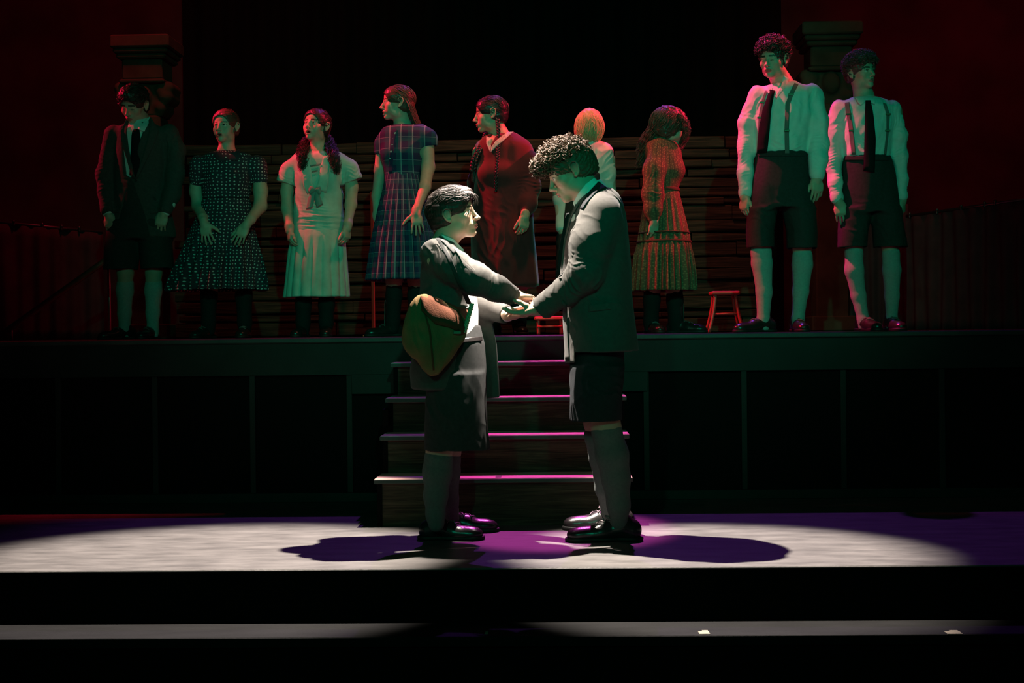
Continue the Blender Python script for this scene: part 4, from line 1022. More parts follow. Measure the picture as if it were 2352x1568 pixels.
# ================================================================== the row on the platform
def stand_legs(ls, m, top_r=.05):
    pass
def blouse_arm(F, p, pts, k=.03): p.chain(F, pts, k)
def BACK():
    D = 9.3
    # ---------------------------------------------------------------- A: bowed man in a suit
    p = Person(322, D, ZD, 'man in dark grey suit jacket and short trousers at far left, head bowed'); rs = np.random.RandomState(21)
    H = Head(p.P(309, 243, -.04), -16, -22, 4, 1.0)
    tr = [(280, 320, 24, .06), (290, 322, 50, .095), (302, 323, 62, .115), (350, 323, 64, .125), (420, 320, 58, .115), (470, 323, 66, .125), (520, 326, 76, .135), (549, 328, 79, .138)]
    L = [(258, 312, 0, .05), (243, 400, 0, .042), (247, 470, -.05, .034), (248, 490, -.07, .026)]; R = [(392, 310, 0, .05), (408, 395, 0, .042), (388, 468, -.07, .034), (378, 488, -.09, .026)]
    legs = [[(285, 560, 0, .07), (288, 625, 0, .053), (287, 665, .01, .050), (287, 720, .01, .038), (287, 752, .0, .032)], [(355, 560, 0, .07), (353, 625, 0, .053), (352, 665, .01, .050), (350, 720, .01, .038), (349, 752, 0, .032)]]
    hands = [dict(w=(249, 491, -.075), d=(.18, -.15, -1), n=(.2, 1, 0), t=(1, -.2, 0), curl=(16, 22, 26, 30)), dict(w=(377, 488, -.095), d=(-.28, -.15, -1), n=(0, 1, .1), t=(-1, 0, 0), curl=(16, 22, 26, 30))]
    bd = body(p, H, (321, 278, .02), tr, [L, R], legs, hands, closed=True, browstr=1.5)
    sr = [(a, b, c-4, d-.012) for a, b, c, d in tr if a < 430]
    F = Sdf(); p.loft(F, sr, .02, rd=.02); neckband(F, p, (320, 290, -.01), (321, 274, .01), .066, .062)
    for (a, b) in ((L[2], L[3]), (R[2], R[3])):
        q = tuple(np.array(a)*.1+np.array(b)*.9); p.chain(F, [(*a[:3], .042), (*q[:3], .037)], .01)
    sh = p.out(F, 'shirt', K_['shirt'], .005, amp=.002, scale=.08)
    strip(p, 'tie', [(305, 296), (302, 310), (300, 345), (297, 402)], [(320, 296), (322, 310), (324, 345), (317, 408)], [sh], K_['tie'], p.root, .006, .006, bulge=.004)
    for a, b in (([(297, 272), (299, 288), (304, 302)], [(308, 290), (309, 294), (308, 297)]), ([(345, 266), (341, 284), (331, 303)], [(318, 292), (318, 294), (318, 297)])): strip(p, 'collar', a, b, [sh], K_['shirt'], sh, .012, .004)
    F = Sdf(); p.loft(F, tr, .03, rd=.03)
    p.chain(F, [(262, 310, 0, .066), (242, 400, .0, .058), (245, 440, -.02, .052), (246, 482, -.065, .044)], .03); p.chain(F, [(387, 308, 0, .066), (403, 345, 0, .060), (403, 400, .0, .058), (395, 445, -.04, .052), (381, 480, -.085, .044)], .03)
    p.cut(F, [(289, 262), (347, 260), (345, 285), (312, 412), (302, 405), (286, 285)], -.6, -.07, .004); p.cut(F, [(312, 414), (286, 500), (274, 575), (362, 575), (345, 500)], -.6, -.02, .006)
    jk = p.out(F, 'jacket', K_['greysuit'], .005, amp=.004, scale=.13, seed=12, creases=arm_creases(p, (242, 400, 0), (246, 482, -.07), (258, 312, 0), .005)+arm_creases(p, (404, 398, 0), (380, 482, -.09), (390, 312, 0), .006)+[(p.P(318, 420, -.14), (.3, 0, 1), .10, .05, .004), (p.P(350, 440, -.14), (.6, 0, 1), .09, .05, .004)])
    strip(p, 'lapel', [(291, 270), (277, 300), (279, 325), (303, 408)], [(297, 276), (291, 300), (296, 340), (310, 410)], [jk, sh], K_['greysuit'], jk, .008, .005)
    strip(p, 'lapel', [(346, 268), (366, 300), (352, 335), (316, 410)], [(341, 276), (343, 300), (333, 345), (311, 408)], [jk, sh], K_['greysuit'], jk, .008, .005)
    buttons(p, [(312, 414)], [jk], K_['leather'], jk, .008)
    strip(p, 'pocket_flap', [(258, 476), (290, 480)], [(258, 487), (290, 491)], [jk], K_['greysuit'], jk, .003, .003); strip(p, 'pocket_flap', [(345, 480), (374, 474)], [(345, 491), (374, 486)], [jk], K_['greysuit'], jk, .003, .003)
    shorts(p, [(410, 321, 52, .11), (460, 322, 62, .12), (520, 322, 70, .125), (550, 322, 74, .125)], [[(510, 288, 38, .115), (570, 281, 40, .11), (620, 277, 39, .105)], [(510, 356, 36, .115), (570, 358, 37, .11), (618, 361, 37, .105)]], K_['darksuit'], .0055, amp=.005)
    for q in (287, 352): sock(p, [(q+1, 652, .01, .0545), (q, 668, .01, .0555), (q-1, 720, .01, .044), (q-1, 758, .0, .037), (q-1, 768, 0, .036)], m=K_['pale_sock'])
    shoe(p, p.G(286, 0), (-.75, -.8), .25, K_['leather'], K_['sole'], 0, K_['laces'], .043); shoe(p, p.G(348, 0), (-.15, -1), .25, K_['leather'], K_['sole'], 0, K_['laces'], .043)
    F = Sdf(); cap(F, H, .010, top=.02); F.ell(H.w(0, .055, .085), np.array((.068, .05, .042)), H.R, .02); cap_cut(F, H, .072)
    hair_mesh(p, F, K_['darkhair'], .004, .004, .025, 3, comb(H, rs, 620, (0, .0, .045), (.086, .112, .090), lambda q: q[2] > .03, lambda q: (.5, -.5, .2), .06, .0017, jit=.2, lift=.012))

    # ---------------------------------------------------------------- B: short hair, spotted dress
    p = Person(522, D, ZD, 'person with cropped hair in a dark dress with pale spots and puffed sleeves'); rs = np.random.RandomState(22)
    H = Head(p.P(519, 292, 0), -16, 2, 0, .96)
    tr = [(346, 521, 26, .06), (354, 522, 52, .09), (368, 523, 62, .11), (410, 522, 60, .125), (460, 519, 54, .115), (500, 518, 62, .13), (560, 515, 66, .13)]
    L = [(452, 385, 0, .045), (451, 440, .02, .043), (456, 475, 0, .041), (466, 500, -.17, .029), (469, 513, -.205, .024)]; R = [(594, 385, 0, .047), (599, 440, .0, .045), (598, 474, -.03, .042), (576, 504, -.17, .030), (567, 516, -.205, .025)]
    legs = [[(485, 600, 0, .075), (480, 680, 0, .05), (478, 740, 0, .042)], [(555, 600, 0, .075), (560, 680, 0, .05), (562, 740, 0, .042)]]
    hands = [dict(w=(469, 512, -.21), d=(.22, -.25, -1), n=(.1, 1, -.1), t=(1, 0, .1), s=.92, curl=(4, 8, 8, 10), spread=.18, thumb=(.8, .6, .1)), dict(w=(566, 516, -.21), d=(-.5, -.25, -1), n=(0, 1, -.1), t=(-1, 0, .2), s=.94, curl=(10, 14, 16, 18), spread=.10)]
    bd = body(p, H, (520, 348, .02), tr, [L, R], legs, hands, (.56, .37, .29), female=True, openm=.2, browstr=.9)
    mod = lambda th, Z: 1+.055*np.clip((at(520, 470, D)[2]-Z)/.5, 0, 1)*(np.sin(26*th+2*np.sin(3*th))+.6*np.sin(9*th+1))
    sk = [(458, 519, 55, .115), (475, 518, 60, .13), (520, 512, 72, .17), (580, 506, 90, .22), (640, 500, 108, .27), (668, 498, 114, .285)]
    uvf = wrap_uv(p, tr[2:6]+sk[1:], 519, [(457, 384, -1), (592, 384, 1)], .0225)
    F = Sdf(); p.loft(F, [r for r in tr if r[0] <= 470], .02, rd=.03)
    for q in (-1, 1): F.ell(p.P(521+q*22, 412, -.075), (.062, .052, .055), None, .04)
    F.ell(p.P(457, 384, 0), (.062, .075, .078), None, .025); F.ell(p.P(592, 384, 0), (.064, .075, .080), None, .025)
    for q, c in ((0, 452), (1, 597)): F.cone(p.P(c, 404, 0), p.P(c, 413, .0), .055, .050, .012)
    V0 = F
    bod = p.out(F, 'bodice', K_['dots'], .0055, amp=.003, scale=.1, cloth=uvf, creases=[(p.P(455, 400, 0), (1, 0, 0), .07, .022, .004), (p.P(596, 400, 0), (1, 0, 0), .07, .022, .004)])
    F = Sdf(); p.loft(F, sk, .02, mod=mod, rd=.006); p.loft(F, [(610, 503, 88, .215), (690, 498, 108, .27)], .004, sub=True)
    F.plane_cut(p.P(498, 671)[2], above=False)
    p.out(F, 'skirt', K_['dots'], .006, amp=.006, scale=.2, seed=6, cloth=uvf)
    for a, b in (([(495, 346), (494, 360), (506, 371)], [(514, 357), (514, 360), (520, 368)]), ([(549, 342), (553, 358), (545, 369)], [(531, 354), (526, 362), (524, 367)])): strip(p, 'collar', a, b, [bod, bd], K_['dots'], bod, .006, .004)
    for q in (0, 1): sock(p, [(480+q*80, 600, 0, .06), (480+q*80, 680, 0, .054), (479+q*83, 740, 0, .046), (479+q*83, 760, 0, .04)], 'stocking', K_['tights'], cuff=False)
    shoe(p, p.G(476, 0), (-.35, -1), .24, K_['leather'], K_['sole'], .10, K_['laces'], .041, 'boot'); shoe(p, p.G(562, 0), (.05, -1), .24, K_['leather'], K_['sole'], .10, K_['laces'], .041, 'boot')
    F = Sdf(); cap(F, H, .007); cap_cut(F, H, .080, -.05)
    hair_mesh(p, F, K_['auburn'], .004, .0018, .016, 4, comb(H, rs, 160, (0, -.013, .036), (.083, .106, .088), lambda q: q[2] > .03, lambda q: (.2, 1, -.1), .03, .002, lift=.004))

    # ---------------------------------------------------------------- C: pale dress, bunches
    p = Person(728, D, ZD, 'young woman in pale drop-waist dress with ribbon bow and hair in two bunches'); rs = np.random.RandomState(23)
    H = Head(p.P(727, 290, -.01), -24, 10, 3, .95)
    tr = [(348, 732, 24, .06), (354, 733, 48, .09), (366, 734, 60, .11), (410, 732, 58, .125), (460, 731, 54, .12), (500, 731, 56, .125), (535, 731, 60, .135)]
    L = [(664, 385, 0, .042), (659, 440, .0, .040), (659, 480, -.03, .036), (664, 520, -.11, .026), (665, 528, -.12, .024)]; R = [(802, 385, 0, .042), (808, 430, .0, .041), (806, 470, -.03, .037), (799, 514, -.11, .026), (798, 522, -.12, .024)]
    legs = [[(700, 620, 0, .07), (697, 700, 0, .046), (696, 745, 0, .040)], [(752, 620, 0, .07), (750, 700, 0, .046), (749, 745, 0, .040)]]
    hands = [dict(w=(665, 526, -.12), d=(.05, -.1, -1), n=(.9, .5, 0), t=(.4, -1, 0), s=.86, curl=(24, 28, 32, 36)), dict(w=(798, 521, -.12), d=(-.05, -.1, -1), n=(-.9, .5, 0), t=(-.4, -1, 0), s=.88, curl=(26, 30, 34, 38))]
    bd = body(p, H, (731, 350, .02), tr, [L, R], legs, hands, (.56, .37, .29), female=True, openm=.9, browstr=1.1)
    F = Sdf(); p.loft(F, [(a, b, c+2, d) for a, b, c, d in tr], .02, rd=.03)
    for q in (-1, 1): F.ell(p.P(731+q*20, 410, -.07), (.06, .05, .06), None, .05)
    p.chain(F, [(690, 366, 0, .050), (664, 392, .0, .055), (657, 414, .0, .060)], .03); p.chain(F, [(775, 366, 0, .050), (803, 388, .0, .055), (811, 408, .0, .062)], .03)
    for (a, b, o) in (((664, 392), (655, 421), 1), ((803, 388), (813, 416), 1)):
        A, B = p.P(*a), p.P(*b); d = nrm(B-A)
        F._a((lambda B, d, A: (lambda X, Y, Z: np.maximum(-((X-B[0])*d[0]+(Y-B[1])*d[1]+(Z-B[2])*d[2]), np.sqrt((X-B[0])**2+(Y-B[1])**2+(Z-B[2])**2)-.11)))(B, d, A), tuple(B-.12), tuple(B+.12), .004, True)
    for r_ in (500, 512, 524, 534): F.loft([(lambda c, w_: (c[2]+z_, c[0], c[1], w_, .135))(p.P(731, r_), 58/p.s) for z_ in (-.006, .006)], .014)
    # body of the dress
    bod = p.out(F, 'bodice', K_['green_dress'], .005, amp=.004, scale=.12, seed=7, creases=[(p.P(731, 515, -.13), (0, 0, 1), .14, .032, .004), (p.P(664, 400, -.04), (.6, 0, 1), .07, .04, .005), (p.P(803, 396, -.04), (-.6, 0, 1), .07, .04, .005), (p.P(700, 470, -.12), (.7, 0, .5), .10, .05, .003)])
    mod = lambda th, Z: 1+.045*(np.abs(np.sin(9*th+.4))**.6*2-1.1)*np.clip((at(730, 535, D)[2]-Z)/.12, .15, 1)
    F = Sdf(); p.loft(F, [(528, 731, 60, .135), (545, 730, 63, .15), (620, 728, 69, .18), (683, 727, 75, .20)], .02, mod=mod, rd=.004); p.loft(F, [(640, 727, 60, .165), (700, 727, 68, .185)], .004, sub=True)
    p.out(F, 'skirt', K_['green_dress'], .0055, amp=.004, scale=.16, seed=8)
    for a, b in (([(690, 352), (690, 385), (697, 430), (706, 446)], [(716, 360), (714, 385), (718, 425), (722, 432)]), ([(760, 352), (757, 385), (755, 420), (749, 442)], [(742, 360), (736, 385), (730, 420), (724, 432)])): strip(p, 'sailor_collar', a, b, [bod, bd], K_['green_dress'], bod, .007, .004)
    for a, b in (([(712, 379), (736, 375)], [(712, 382), (736, 378)]), ([(716, 392), (730, 389)], [(716, 395), (730, 392)])): strip(p, 'lacing', a, b, [bod, bd], K_['ribbon'], bod, .012, .002)
    strip(p, 'ribbon_bow', [(708, 436), (712, 426), (722, 430)], [(712, 446), (718, 444), (724, 438)], [bod], K_['ribbon'], bod, .018, .006, bulge=.01); strip(p, 'ribbon_bow', [(726, 430), (736, 428), (738, 440)], [(724, 438), (728, 444), (733, 448)], [bod], K_['ribbon'], bod, .018, .006, bulge=.01)
    strip(p, 'ribbon_tail', [(717, 436), (708, 455), (703, 481)], [(727, 436), (722, 458), (718, 476)], [bod], K_['ribbon'], bod, .014, .004, bulge=.006); strip(p, 'ribbon_tail', [(722, 436), (722, 458), (727, 476)], [(731, 436), (737, 455), (742, 468)], [bod], K_['ribbon'], bod, .016, .004, bulge=.006)
    for q in (0, 1): sock(p, [(698+q*54, 620, 0, .055), (697+q*53, 700, 0, .052), (696+q*53, 740, 0, .046), (696+q*53, 762, 0, .04)], 'stocking', K_['tights'], cuff=False)
    shoe(p, p.G(695, 0), (-.15, -1), .235, K_['leather'], K_['sole'], .10, None, .040, 'boot'); shoe(p, p.G(750, 0), (.1, -1), .235, K_['leather'], K_['sole'], .10, None, .040, 'boot')
    F = Sdf(); cap(F, H, .006); cap_cut(F, H, .076, -.06)
    T = comb(H, rs, 160, (0, -.013, .036), (.084, .107, .088), lambda q: q[2] > -.01 and q[1] < .07, lambda q: (q[0]*3, -1, -.3), .06, .002, lift=.003)
    g1 = [p.P(702, 318, .06), p.P(696, 335, .0), p.P(694, 352, -.10), p.P(698, 372, -.13), p.P(690, 392, -.12)]; g2 = [p.P(752, 312, .05), p.P(758, 335, .0), p.P(765, 358, -.10), p.P(772, 380, -.12), p.P(776, 402, -.11)]
    T += locks(p, rs, [g1], 300, .032, .0018, .008, .06) + locks(p, rs, [g2], 340, .034, .0018, .009, .06)
    hair_mesh(p, F, K_['darkhair'], .004, .002, .02, 4, T)

    # ---------------------------------------------------------------- D: plaid dress, long straight hair
    p = Person(925, D, ZD, 'young woman in navy plaid shirt dress with long straight hair, looking left'); rs = np.random.RandomState(24)
    H = Head(p.P(913, 238, 0), -80, 3, 0, .98)
    tr = [(286, 928, 26, .06), (293, 930, 48, .09), (308, 931, 58, .11), (350, 928, 52, .125), (400, 925, 40, .11), (420, 925, 42, .115), (480, 928, 56, .13)]
    L = [(880, 320, .04, .042), (873, 390, .06, .038), (866, 450, .05, .033), (866, 495, .03, .025), (866, 500, .03, .024)]; R = [(980, 325, -.02, .050), (983, 385, -.02, .044), (976, 430, -.09, .037), (958, 480, -.20, .026), (956, 488, -.22, .025)]
    legs = [[(905, 600, 0, .07), (905, 680, 0, .046), (902, 740, 0, .040)], [(955, 600, .05, .07), (955, 680, .05, .046), (955, 740, .05, .040)]]
    hands = [dict(w=(866, 499, .03), d=(.1, 0, -1), n=(1, .3, 0), t=(.3, -1, 0), s=.85, curl=(22, 26, 30, 34)), dict(w=(956, 487, -.22), d=(.10, -.2, -1), n=(-.1, 1, -.1), t=(-1, 0, 0), s=.92, curl=(6, 8, 10, 10), spread=.16, thumb=(.9, .5, .1))]
    bd = body(p, H, (925, 288, .02), tr, [L, R], legs, hands, (.58, .38, .30), female=True, openm=.8)
    F = Sdf(); p.loft(F, [(a, b, c+1, d) for a, b, c, d in tr if a < 425], .02, rd=.03)
    for q in (-1, 1): F.ell(p.P(918+q*20, 352, -.07), (.058, .055, .055), None, .05)
    p.chain(F, [(893, 306, .02, .048), (880, 330, .03, .052), (877, 345, .04, .052)], .03); p.chain(F, [(965, 302, 0, .050), (981, 318, -.01, .060), (984, 330, -.01, .060)], .03)
    F.ell(p.P(985, 350, -.01), (.09, .09, .042), headR(0, 0, -10), .004, True); F.ell(p.P(875, 368, .04), (.07, .07, .045), None, .004, True)
    b0 = p.P(926, 400); f_ = theta_uv(p, 926, 0, 26, .068)
    def bu(V): return np.stack([(V[:, 0]-b0[0])/.075+.5*np.sign(V[:, 1]-b0[1]), V[:, 2]/.075], 1)
    bod = p.out(F, 'bodice', K_['plaid'], .005, amp=.002, scale=.1, cloth=bu)
    mod = lambda th, Z: 1+.05*(np.abs(np.sin(13*th))**.7*2-1.1)*np.clip((at(925, 405, D)[2]-Z)/.2, .1, 1)
    sk = [(398, 925, 41, .112), (420, 925, 44, .125), (480, 926, 57, .17), (560, 925, 72, .22), (643, 924, 82, .25)]
    F = Sdf(); p.loft(F, sk, .02, mod=mod, rd=.004); p.loft(F, [(600, 924, 66, .205), (655, 924, 74, .225)], .004, sub=True)
    p.out(F, 'skirt', K_['plaid'], .0055, amp=.003, scale=.2, seed=9, cloth=f_)
    strip(p, 'button_placket', [(900, 296), (895, 340), (893, 398)], [(911, 296), (905, 340), (901, 398)], [bod], K_['plaid'], bod, .003, .003)
    buttons(p, [(908, 306), (904, 319), (901, 333), (898, 348), (896, 363), (895, 380), (895, 396)], [bod], K_['lace'], bod, .0065)
    for q in (0, 1): sock(p, [(905+q*50, 600, .05*q, .055), (905+q*50, 680, .05*q, .052), (902+q*53, 735, .05*q, .047), (902+q*53, 755, .05*q, .042)], 'stocking', K_['tights'], cuff=False)
    shoe(p, p.G(898, 0), (-.85, -.55), .245, K_['leather'], K_['sole'], .14, K_['laces'], .041, 'boot'); shoe(p, p.G(955, .05), (.1, -1), .24, K_['leather'], K_['sole'], .14, K_['laces'], .041, 'boot')
    F = Sdf(); cap(F, H, .007); cap_cut(F, H, .078, -.06)
    T = comb(H, rs, 260, (0, -.013, .036), (.085, .108, .088), lambda q: q[2] > -.02 and q[1] < .07, lambda q: (q[0]*1.2, -1, -.75), .10, .002, jit=.08, lift=.002)
    G_ = [[p.P(905+i*5, 205+i*2, -.03+.012*i), p.P(932+i*3, 225, -.07+.02*i), p.P(945+i*2, 262, -.04+.02*i), p.P(964+i, 300, .0+.02*i), p.P(982, 340, .06+.01*i), p.P(990, 390, .10)] for i in range(4)]
    T += locks(p, rs, G_, 90, .018, .0022, .002, .3)
    hair_mesh(p, F, K_['brownhair'], .004, .0015, .02, 4, T)

    # ---------------------------------------------------------------- E: burgundy dress, two braids
    p = Person(1155, D, ZD, 'young woman in long burgundy dress with white lace collar and two braids'); rs = np.random.RandomState(25)
    H = Head(p.P(1127, 264, 0), -86, -2, 0, 1.0)
    tr = [(308, 1150, 26, .06), (318, 1155, 50, .10), (335, 1158, 64, .125), (400, 1160, 70, .15), (460, 1155, 68, .155), (540, 1155, 74, .17), (600, 1160, 76, .18), (662, 1163, 78, .18)]
    L = [(1100, 350, .08, .045), (1090, 430, .12, .04), (1090, 500, .10, .026), (1090, 505, .1, .025)]; R = [(1204, 368, -.02, .045), (1217, 430, -.04, .045), (1208, 485, -.14, .030), (1206, 496, -.16, .027)]
    legs = [[(1130, 600, 0, .07), (1132, 690, 0, .05), (1132, 742, 0, .042)], [(1190, 600, .03, .07), (1190, 690, .03, .05), (1192, 742, .03, .042)]]
    hands = [dict(w=(1090, 504, .1), d=(0, 0, -1), n=(1, .3, 0), t=(.3, -1, 0), s=.85, curl=(22, 26, 30, 34)), dict(w=(1206, 495, -.17), d=(-.12, -.15, -1), n=(-.6, .9, 0), t=(-1, -.5, 0), s=.92, curl=(24, 28, 32, 36), spread=.06)]
    bd = body(p, H, (1147, 312, .02), tr, [L, R], legs, hands, (.58, .38, .28), female=True, nr=.055)
    F = Sdf(); p.loft(F, tr, .03, rd=.03, mod=lambda th, Z: 1+.03*np.sin(7*th+1)*np.clip((at(1155, 480, D)[2]-Z)/.4, 0, 1))
    for q in (-1, 1): F.ell(p.P(1140+q*18, 400, -.10), (.07, .06, .065), None, .05)
    p.chain(F, [(1180, 335, 0, .075), (1212, 375, -.02, .074), (1218, 430, -.04, .068), (1212, 470, -.11, .056), (1208, 486, -.145, .038)], .03); p.chain(F, [(1110, 340, .06, .06), (1096, 420, .10, .06), (1091, 490, .10, .045)], .03)
    p.cut(F, [(1115, 300), (1150, 300), (1126, 346)], -.6, -.04, .006); p.loft(F, [(620, 1163, 62, .15), (680, 1163, 70, .165)], .004, sub=True)
    bod = p.out(F, 'dress', K_['burgundy'], .0055, amp=.006, scale=.16, seed=13, creases=[(p.P(1135, 540, -.17), (1, 0, .45), .16, .09, .008), (p.P(1120, 470, -.15), (.8, 0, .7), .12, .07, .006), (p.P(1218, 425, -.08), (0, 0, 1), .07, .04, .006), (p.P(1180, 600, -.18), (1, 0, 0), .16, .09, .006)])
    strip(p, 'lace_collar', [(1117, 312), (1117, 330), (1126, 350)], [(1129, 318), (1127, 328), (1128, 338)], [bod, bd], K_['lace'], bod, .007, .004); strip(p, 'lace_collar', [(1180, 302), (1162, 318), (1143, 334), (1127, 350)], [(1166, 303), (1150, 314), (1138, 324), (1128, 338)], [bod, bd], K_['lace'], bod, .007, .004)
    for q in (0, 1): sock(p, [(1131+q*59, 600, .03*q, .055), (1132+q*58, 690, .03*q, .054), (1132+q*60, 738, .03*q, .047), (1132+q*60, 758, .03*q, .042)], 'stocking', K_['tights'], cuff=False)
    shoe(p, p.G(1128, 0), (-.7, -.7), .24, K_['leather'], K_['sole'], .09, K_['laces'], .041, 'boot'); shoe(p, p.G(1192, .03), (.2, -1), .24, K_['leather'], K_['sole'], .09, K_['laces'], .041, 'boot')
    F = Sdf(); cap(F, H, .006); cap_cut(F, H, .076, -.06)
    T = comb(H, rs, 220, (0, -.013, .036), (.084, .107, .088), lambda q: q[2] > -.02 and q[1] < .07, lambda q: (q[0]*2, -1, -.6), .08, .002, jit=.1, lift=.002)
    def braid(g, r0, r1, wl=.030):
        g = np.array(g); seg = np.r_[0, np.cumsum(np.linalg.norm(np.diff(g, axis=0), axis=1))]; t = np.linspace(0, seg[-1], 90); base = np.stack([np.interp(t, seg, g[:, i]) for i in range(3)], 1); out = []
        a = np.array((1., 0, 0)); b_ = np.array((0, 1., 0)); rr = np.linspace(r0, r1, 90)
        for j in range(3):
            ph = t/wl*math.pi+j*2*math.pi/3; out.append((base+(rr*.75)[:, None]*(np.sin(ph)[:, None]*a+(.6*np.sin(2*ph))[:, None]*b_), rr*.62))
        return out
    T += braid([p.P(1142, 270, -.07), p.P(1145, 290, -.09), p.P(1146, 318, -.10), p.P(1143, 360, -.165), p.P(1140, 400, -.19), p.P(1139, 440, -.18)], .011, .008)
    T += braid([p.P(1118, 306, .05), p.P(1112, 325, -.02), p.P(1102, 345, -.08), p.P(1090, 368, -.10), p.P(1086, 395, -.10)], .018, .020, .034)
    T += locks(p, rs, [[p.P(1086, 392, -.10), p.P(1088, 408, -.10), p.P(1086, 420, -.10)]], 30, .016, .002, .002, .1)
    hair_mesh(p, F, K_['blackhair'], .004, .0015, .02, 4, T)

    # ---------------------------------------------------------------- F: blond, seen from behind
    p = Person(1345, D, ZD, 'blond person in white shirt seen from behind, above the tall man'); rs = np.random.RandomState(26)
    H = Head(p.P(1355, 296, 0), 168, -6, 0, .98)
    tr = [(322, 1350, 26, .06), (330, 1348, 46, .09), (345, 1346, 58, .11), (400, 1345, 60, .125), (470, 1342, 54, .12), (530, 1340, 60, .13)]
    L = [(1290, 370, 0, .05), (1284, 440, .0, .04), (1290, 520, -.04, .03), (1292, 530, -.05, .026)]; R = [(1396, 368, 0, .05), (1400, 440, .0, .042), (1395, 520, -.02, .03), (1395, 528, -.02, .026)]
    legs = [[(1315, 600, 0, .07), (1315, 680, 0, .046), (1315, 745, 0, .036)], [(1370, 600, 0, .07), (1370, 680, 0, .046), (1370, 745, 0, .036)]]
    hands = [dict(w=(1292, 529, -.05), d=(.05, 0, -1), n=(1, .2, 0), t=(0, 1, 0), s=.88, curl=(20, 24, 28, 32)), dict(w=(1395, 528, -.02), d=(0, 0, -1), n=(-1, .2, 0), t=(0, 1, 0), s=.88, curl=(20, 24, 28, 32))]
    bd = body(p, H, (1350, 324, .0), tr, [L, R], legs, hands, (.6, .42, .34), female=True)
    F = Sdf(); p.loft(F, tr, .03, rd=.03, grow=-.004); neckband(F, p, (1350, 332, 0), (1351, 322, 0), .066, .058)
    p.chain(F, [(1385, 352, 0, .070), (1392, 400, 0, .062), (1396, 470, .0, .056), (1395, 522, -.02, .038)], .03); p.chain(F, [(1306, 352, 0, .068), (1296, 400, 0, .060), (1290, 460, .0, .052), (1291, 522, -.04, .038)], .03)
    sh = p.out(F, 'shirt', K_['shirt'], .0055, amp=.006, scale=.12, seed=17, creases=[(p.P(1385, 370, -.04), (1, 0, -.6), .10, .05, .006), (p.P(1390, 430, -.04), (.2, 0, 1), .10, .06, .006)])
    F = Sdf(); p.loft(F, [(r[0], r[1]-2, r[2]-5, r[3]+.012) for r in tr if r[0] > 350], .02, rd=.02); p.cut(F, [(1372, 300), (1420, 300), (1420, 560), (1384, 560)], -.6, .6)
    p.out(F, 'waistcoat', K_['darksuit'], .006, amp=.001)
    shorts(p, [(500, 1341, 56, .12), (560, 1342, 62, .13)], [[(540, 1314, 34, .12), (640, 1312, 36, .115)], [(540, 1370, 34, .12), (640, 1372, 36, .115)]], K_['darksuit'], .006)
    for q in (1315, 1370): sock(p, [(q, 660, .0, .052), (q, 690, .0, .050), (q, 740, .0, .040), (q, 762, 0, .036)], cuff=False)
    shoe(p, p.G(1315, 0), (-.1, 1), .25, K_['leather'], K_['sole'], 0, None, .042); shoe(p, p.G(1370, 0), (.1, 1), .25, K_['leather'], K_['sole'], 0, None, .042)
    F = Sdf(); cap(F, H, .012, top=.004); F.ell(H.w(0, -.02, -.03), np.array((.088, .092, .075)), H.R, .02); F.ell(H.w(0, .11, -.045), np.array((.078, .075, .112)), H.R, .01, True)
    T = comb(H, rs, 420, (0, -.018, .0), (.093, .108, .118), lambda q: q[1] < .06 and q[2] > -.06, lambda q: (q[0]*2, -.15, -1), .09, .0028, jit=.16, lift=.008)
    T += comb(H, rs, 240, (0, -.018, .0), (.096, .112, .124), lambda q: q[2] > .07, lambda q: (q[0]*9, -.4+q[1]*6, -.4), .13, .0026, jit=.12, lift=.004, hl=None)
    hair_mesh(p, F, K_['blond'], .004, .004, .03, 5, T, stretch=(1, 1, .35))

    # ---------------------------------------------------------------- G: patterned dress, wavy hair
    p = Person(1525, D, ZD, 'young woman in patterned ruffle-hem dress with loose wavy hair, facing right'); rs = np.random.RandomState(27)
    H = Head(p.P(1538, 292, 0), 108, -14, 0, .98)
    tr = [(320, 1516, 22, .06), (328, 1518, 36, .10), (345, 1522, 42, .13), (395, 1528, 42, .15), (436, 1524, 34, .13), (470, 1522, 44, .15), (500, 1520, 52, .16)]
    R = [(1507, 375, -.11, .042), (1500, 440, -.15, .043), (1502, 500, -.16, .029), (1503, 508, -.165, .026)]; L = [(1526, 375, .10, .042), (1528, 440, .15, .043), (1530, 500, .12, .026), (1530, 505, .12, .026)]
    legs = [[(1500, 600, -.05, .07), (1497, 690, -.05, .05), (1495, 742, -.05, .042)], [(1545, 600, .06, .07), (1550, 690, .06, .05), (1552, 742, .06, .042)]]
    hands = [dict(w=(1503, 508, -.165), d=(-.12, 0, -1), n=(-.3, 1, 0), t=(1, .2, 0), s=.86, curl=(22, 26, 30, 34)), dict(w=(1530, 505, .12), d=(0, 0, -1), n=(0, -1, 0), t=(1, 0, 0), s=.86, curl=(22, 26, 30, 34))]
    bd = body(p, H, (1520, 322, .0), tr, [L, R], legs, hands, (.56, .38, .30), female=True)
    cuv = theta_uv(p, 1522, 0, 34, .035)
    F = Sdf(); p.loft(F, [r for r in tr if r[0] <= 470], .02, rd=.03); F.ell(p.P(1548, 392, 0), (.06, .11, .06), None, .04)
    neckband(F, p, (1519, 328, 0), (1521, 318, 0), .060, .056)
    p.chain(F, [(1512, 345, -.08, .068), (1502, 390, -.13, .070), (1498, 445, -.15, .064), (1500, 480, -.16, .054), (1502, 500, -.162, .036)], .03); p.chain(F, [(1520, 345, .08, .065), (1528, 440, .14, .058), (1530, 498, .12, .036)], .03)
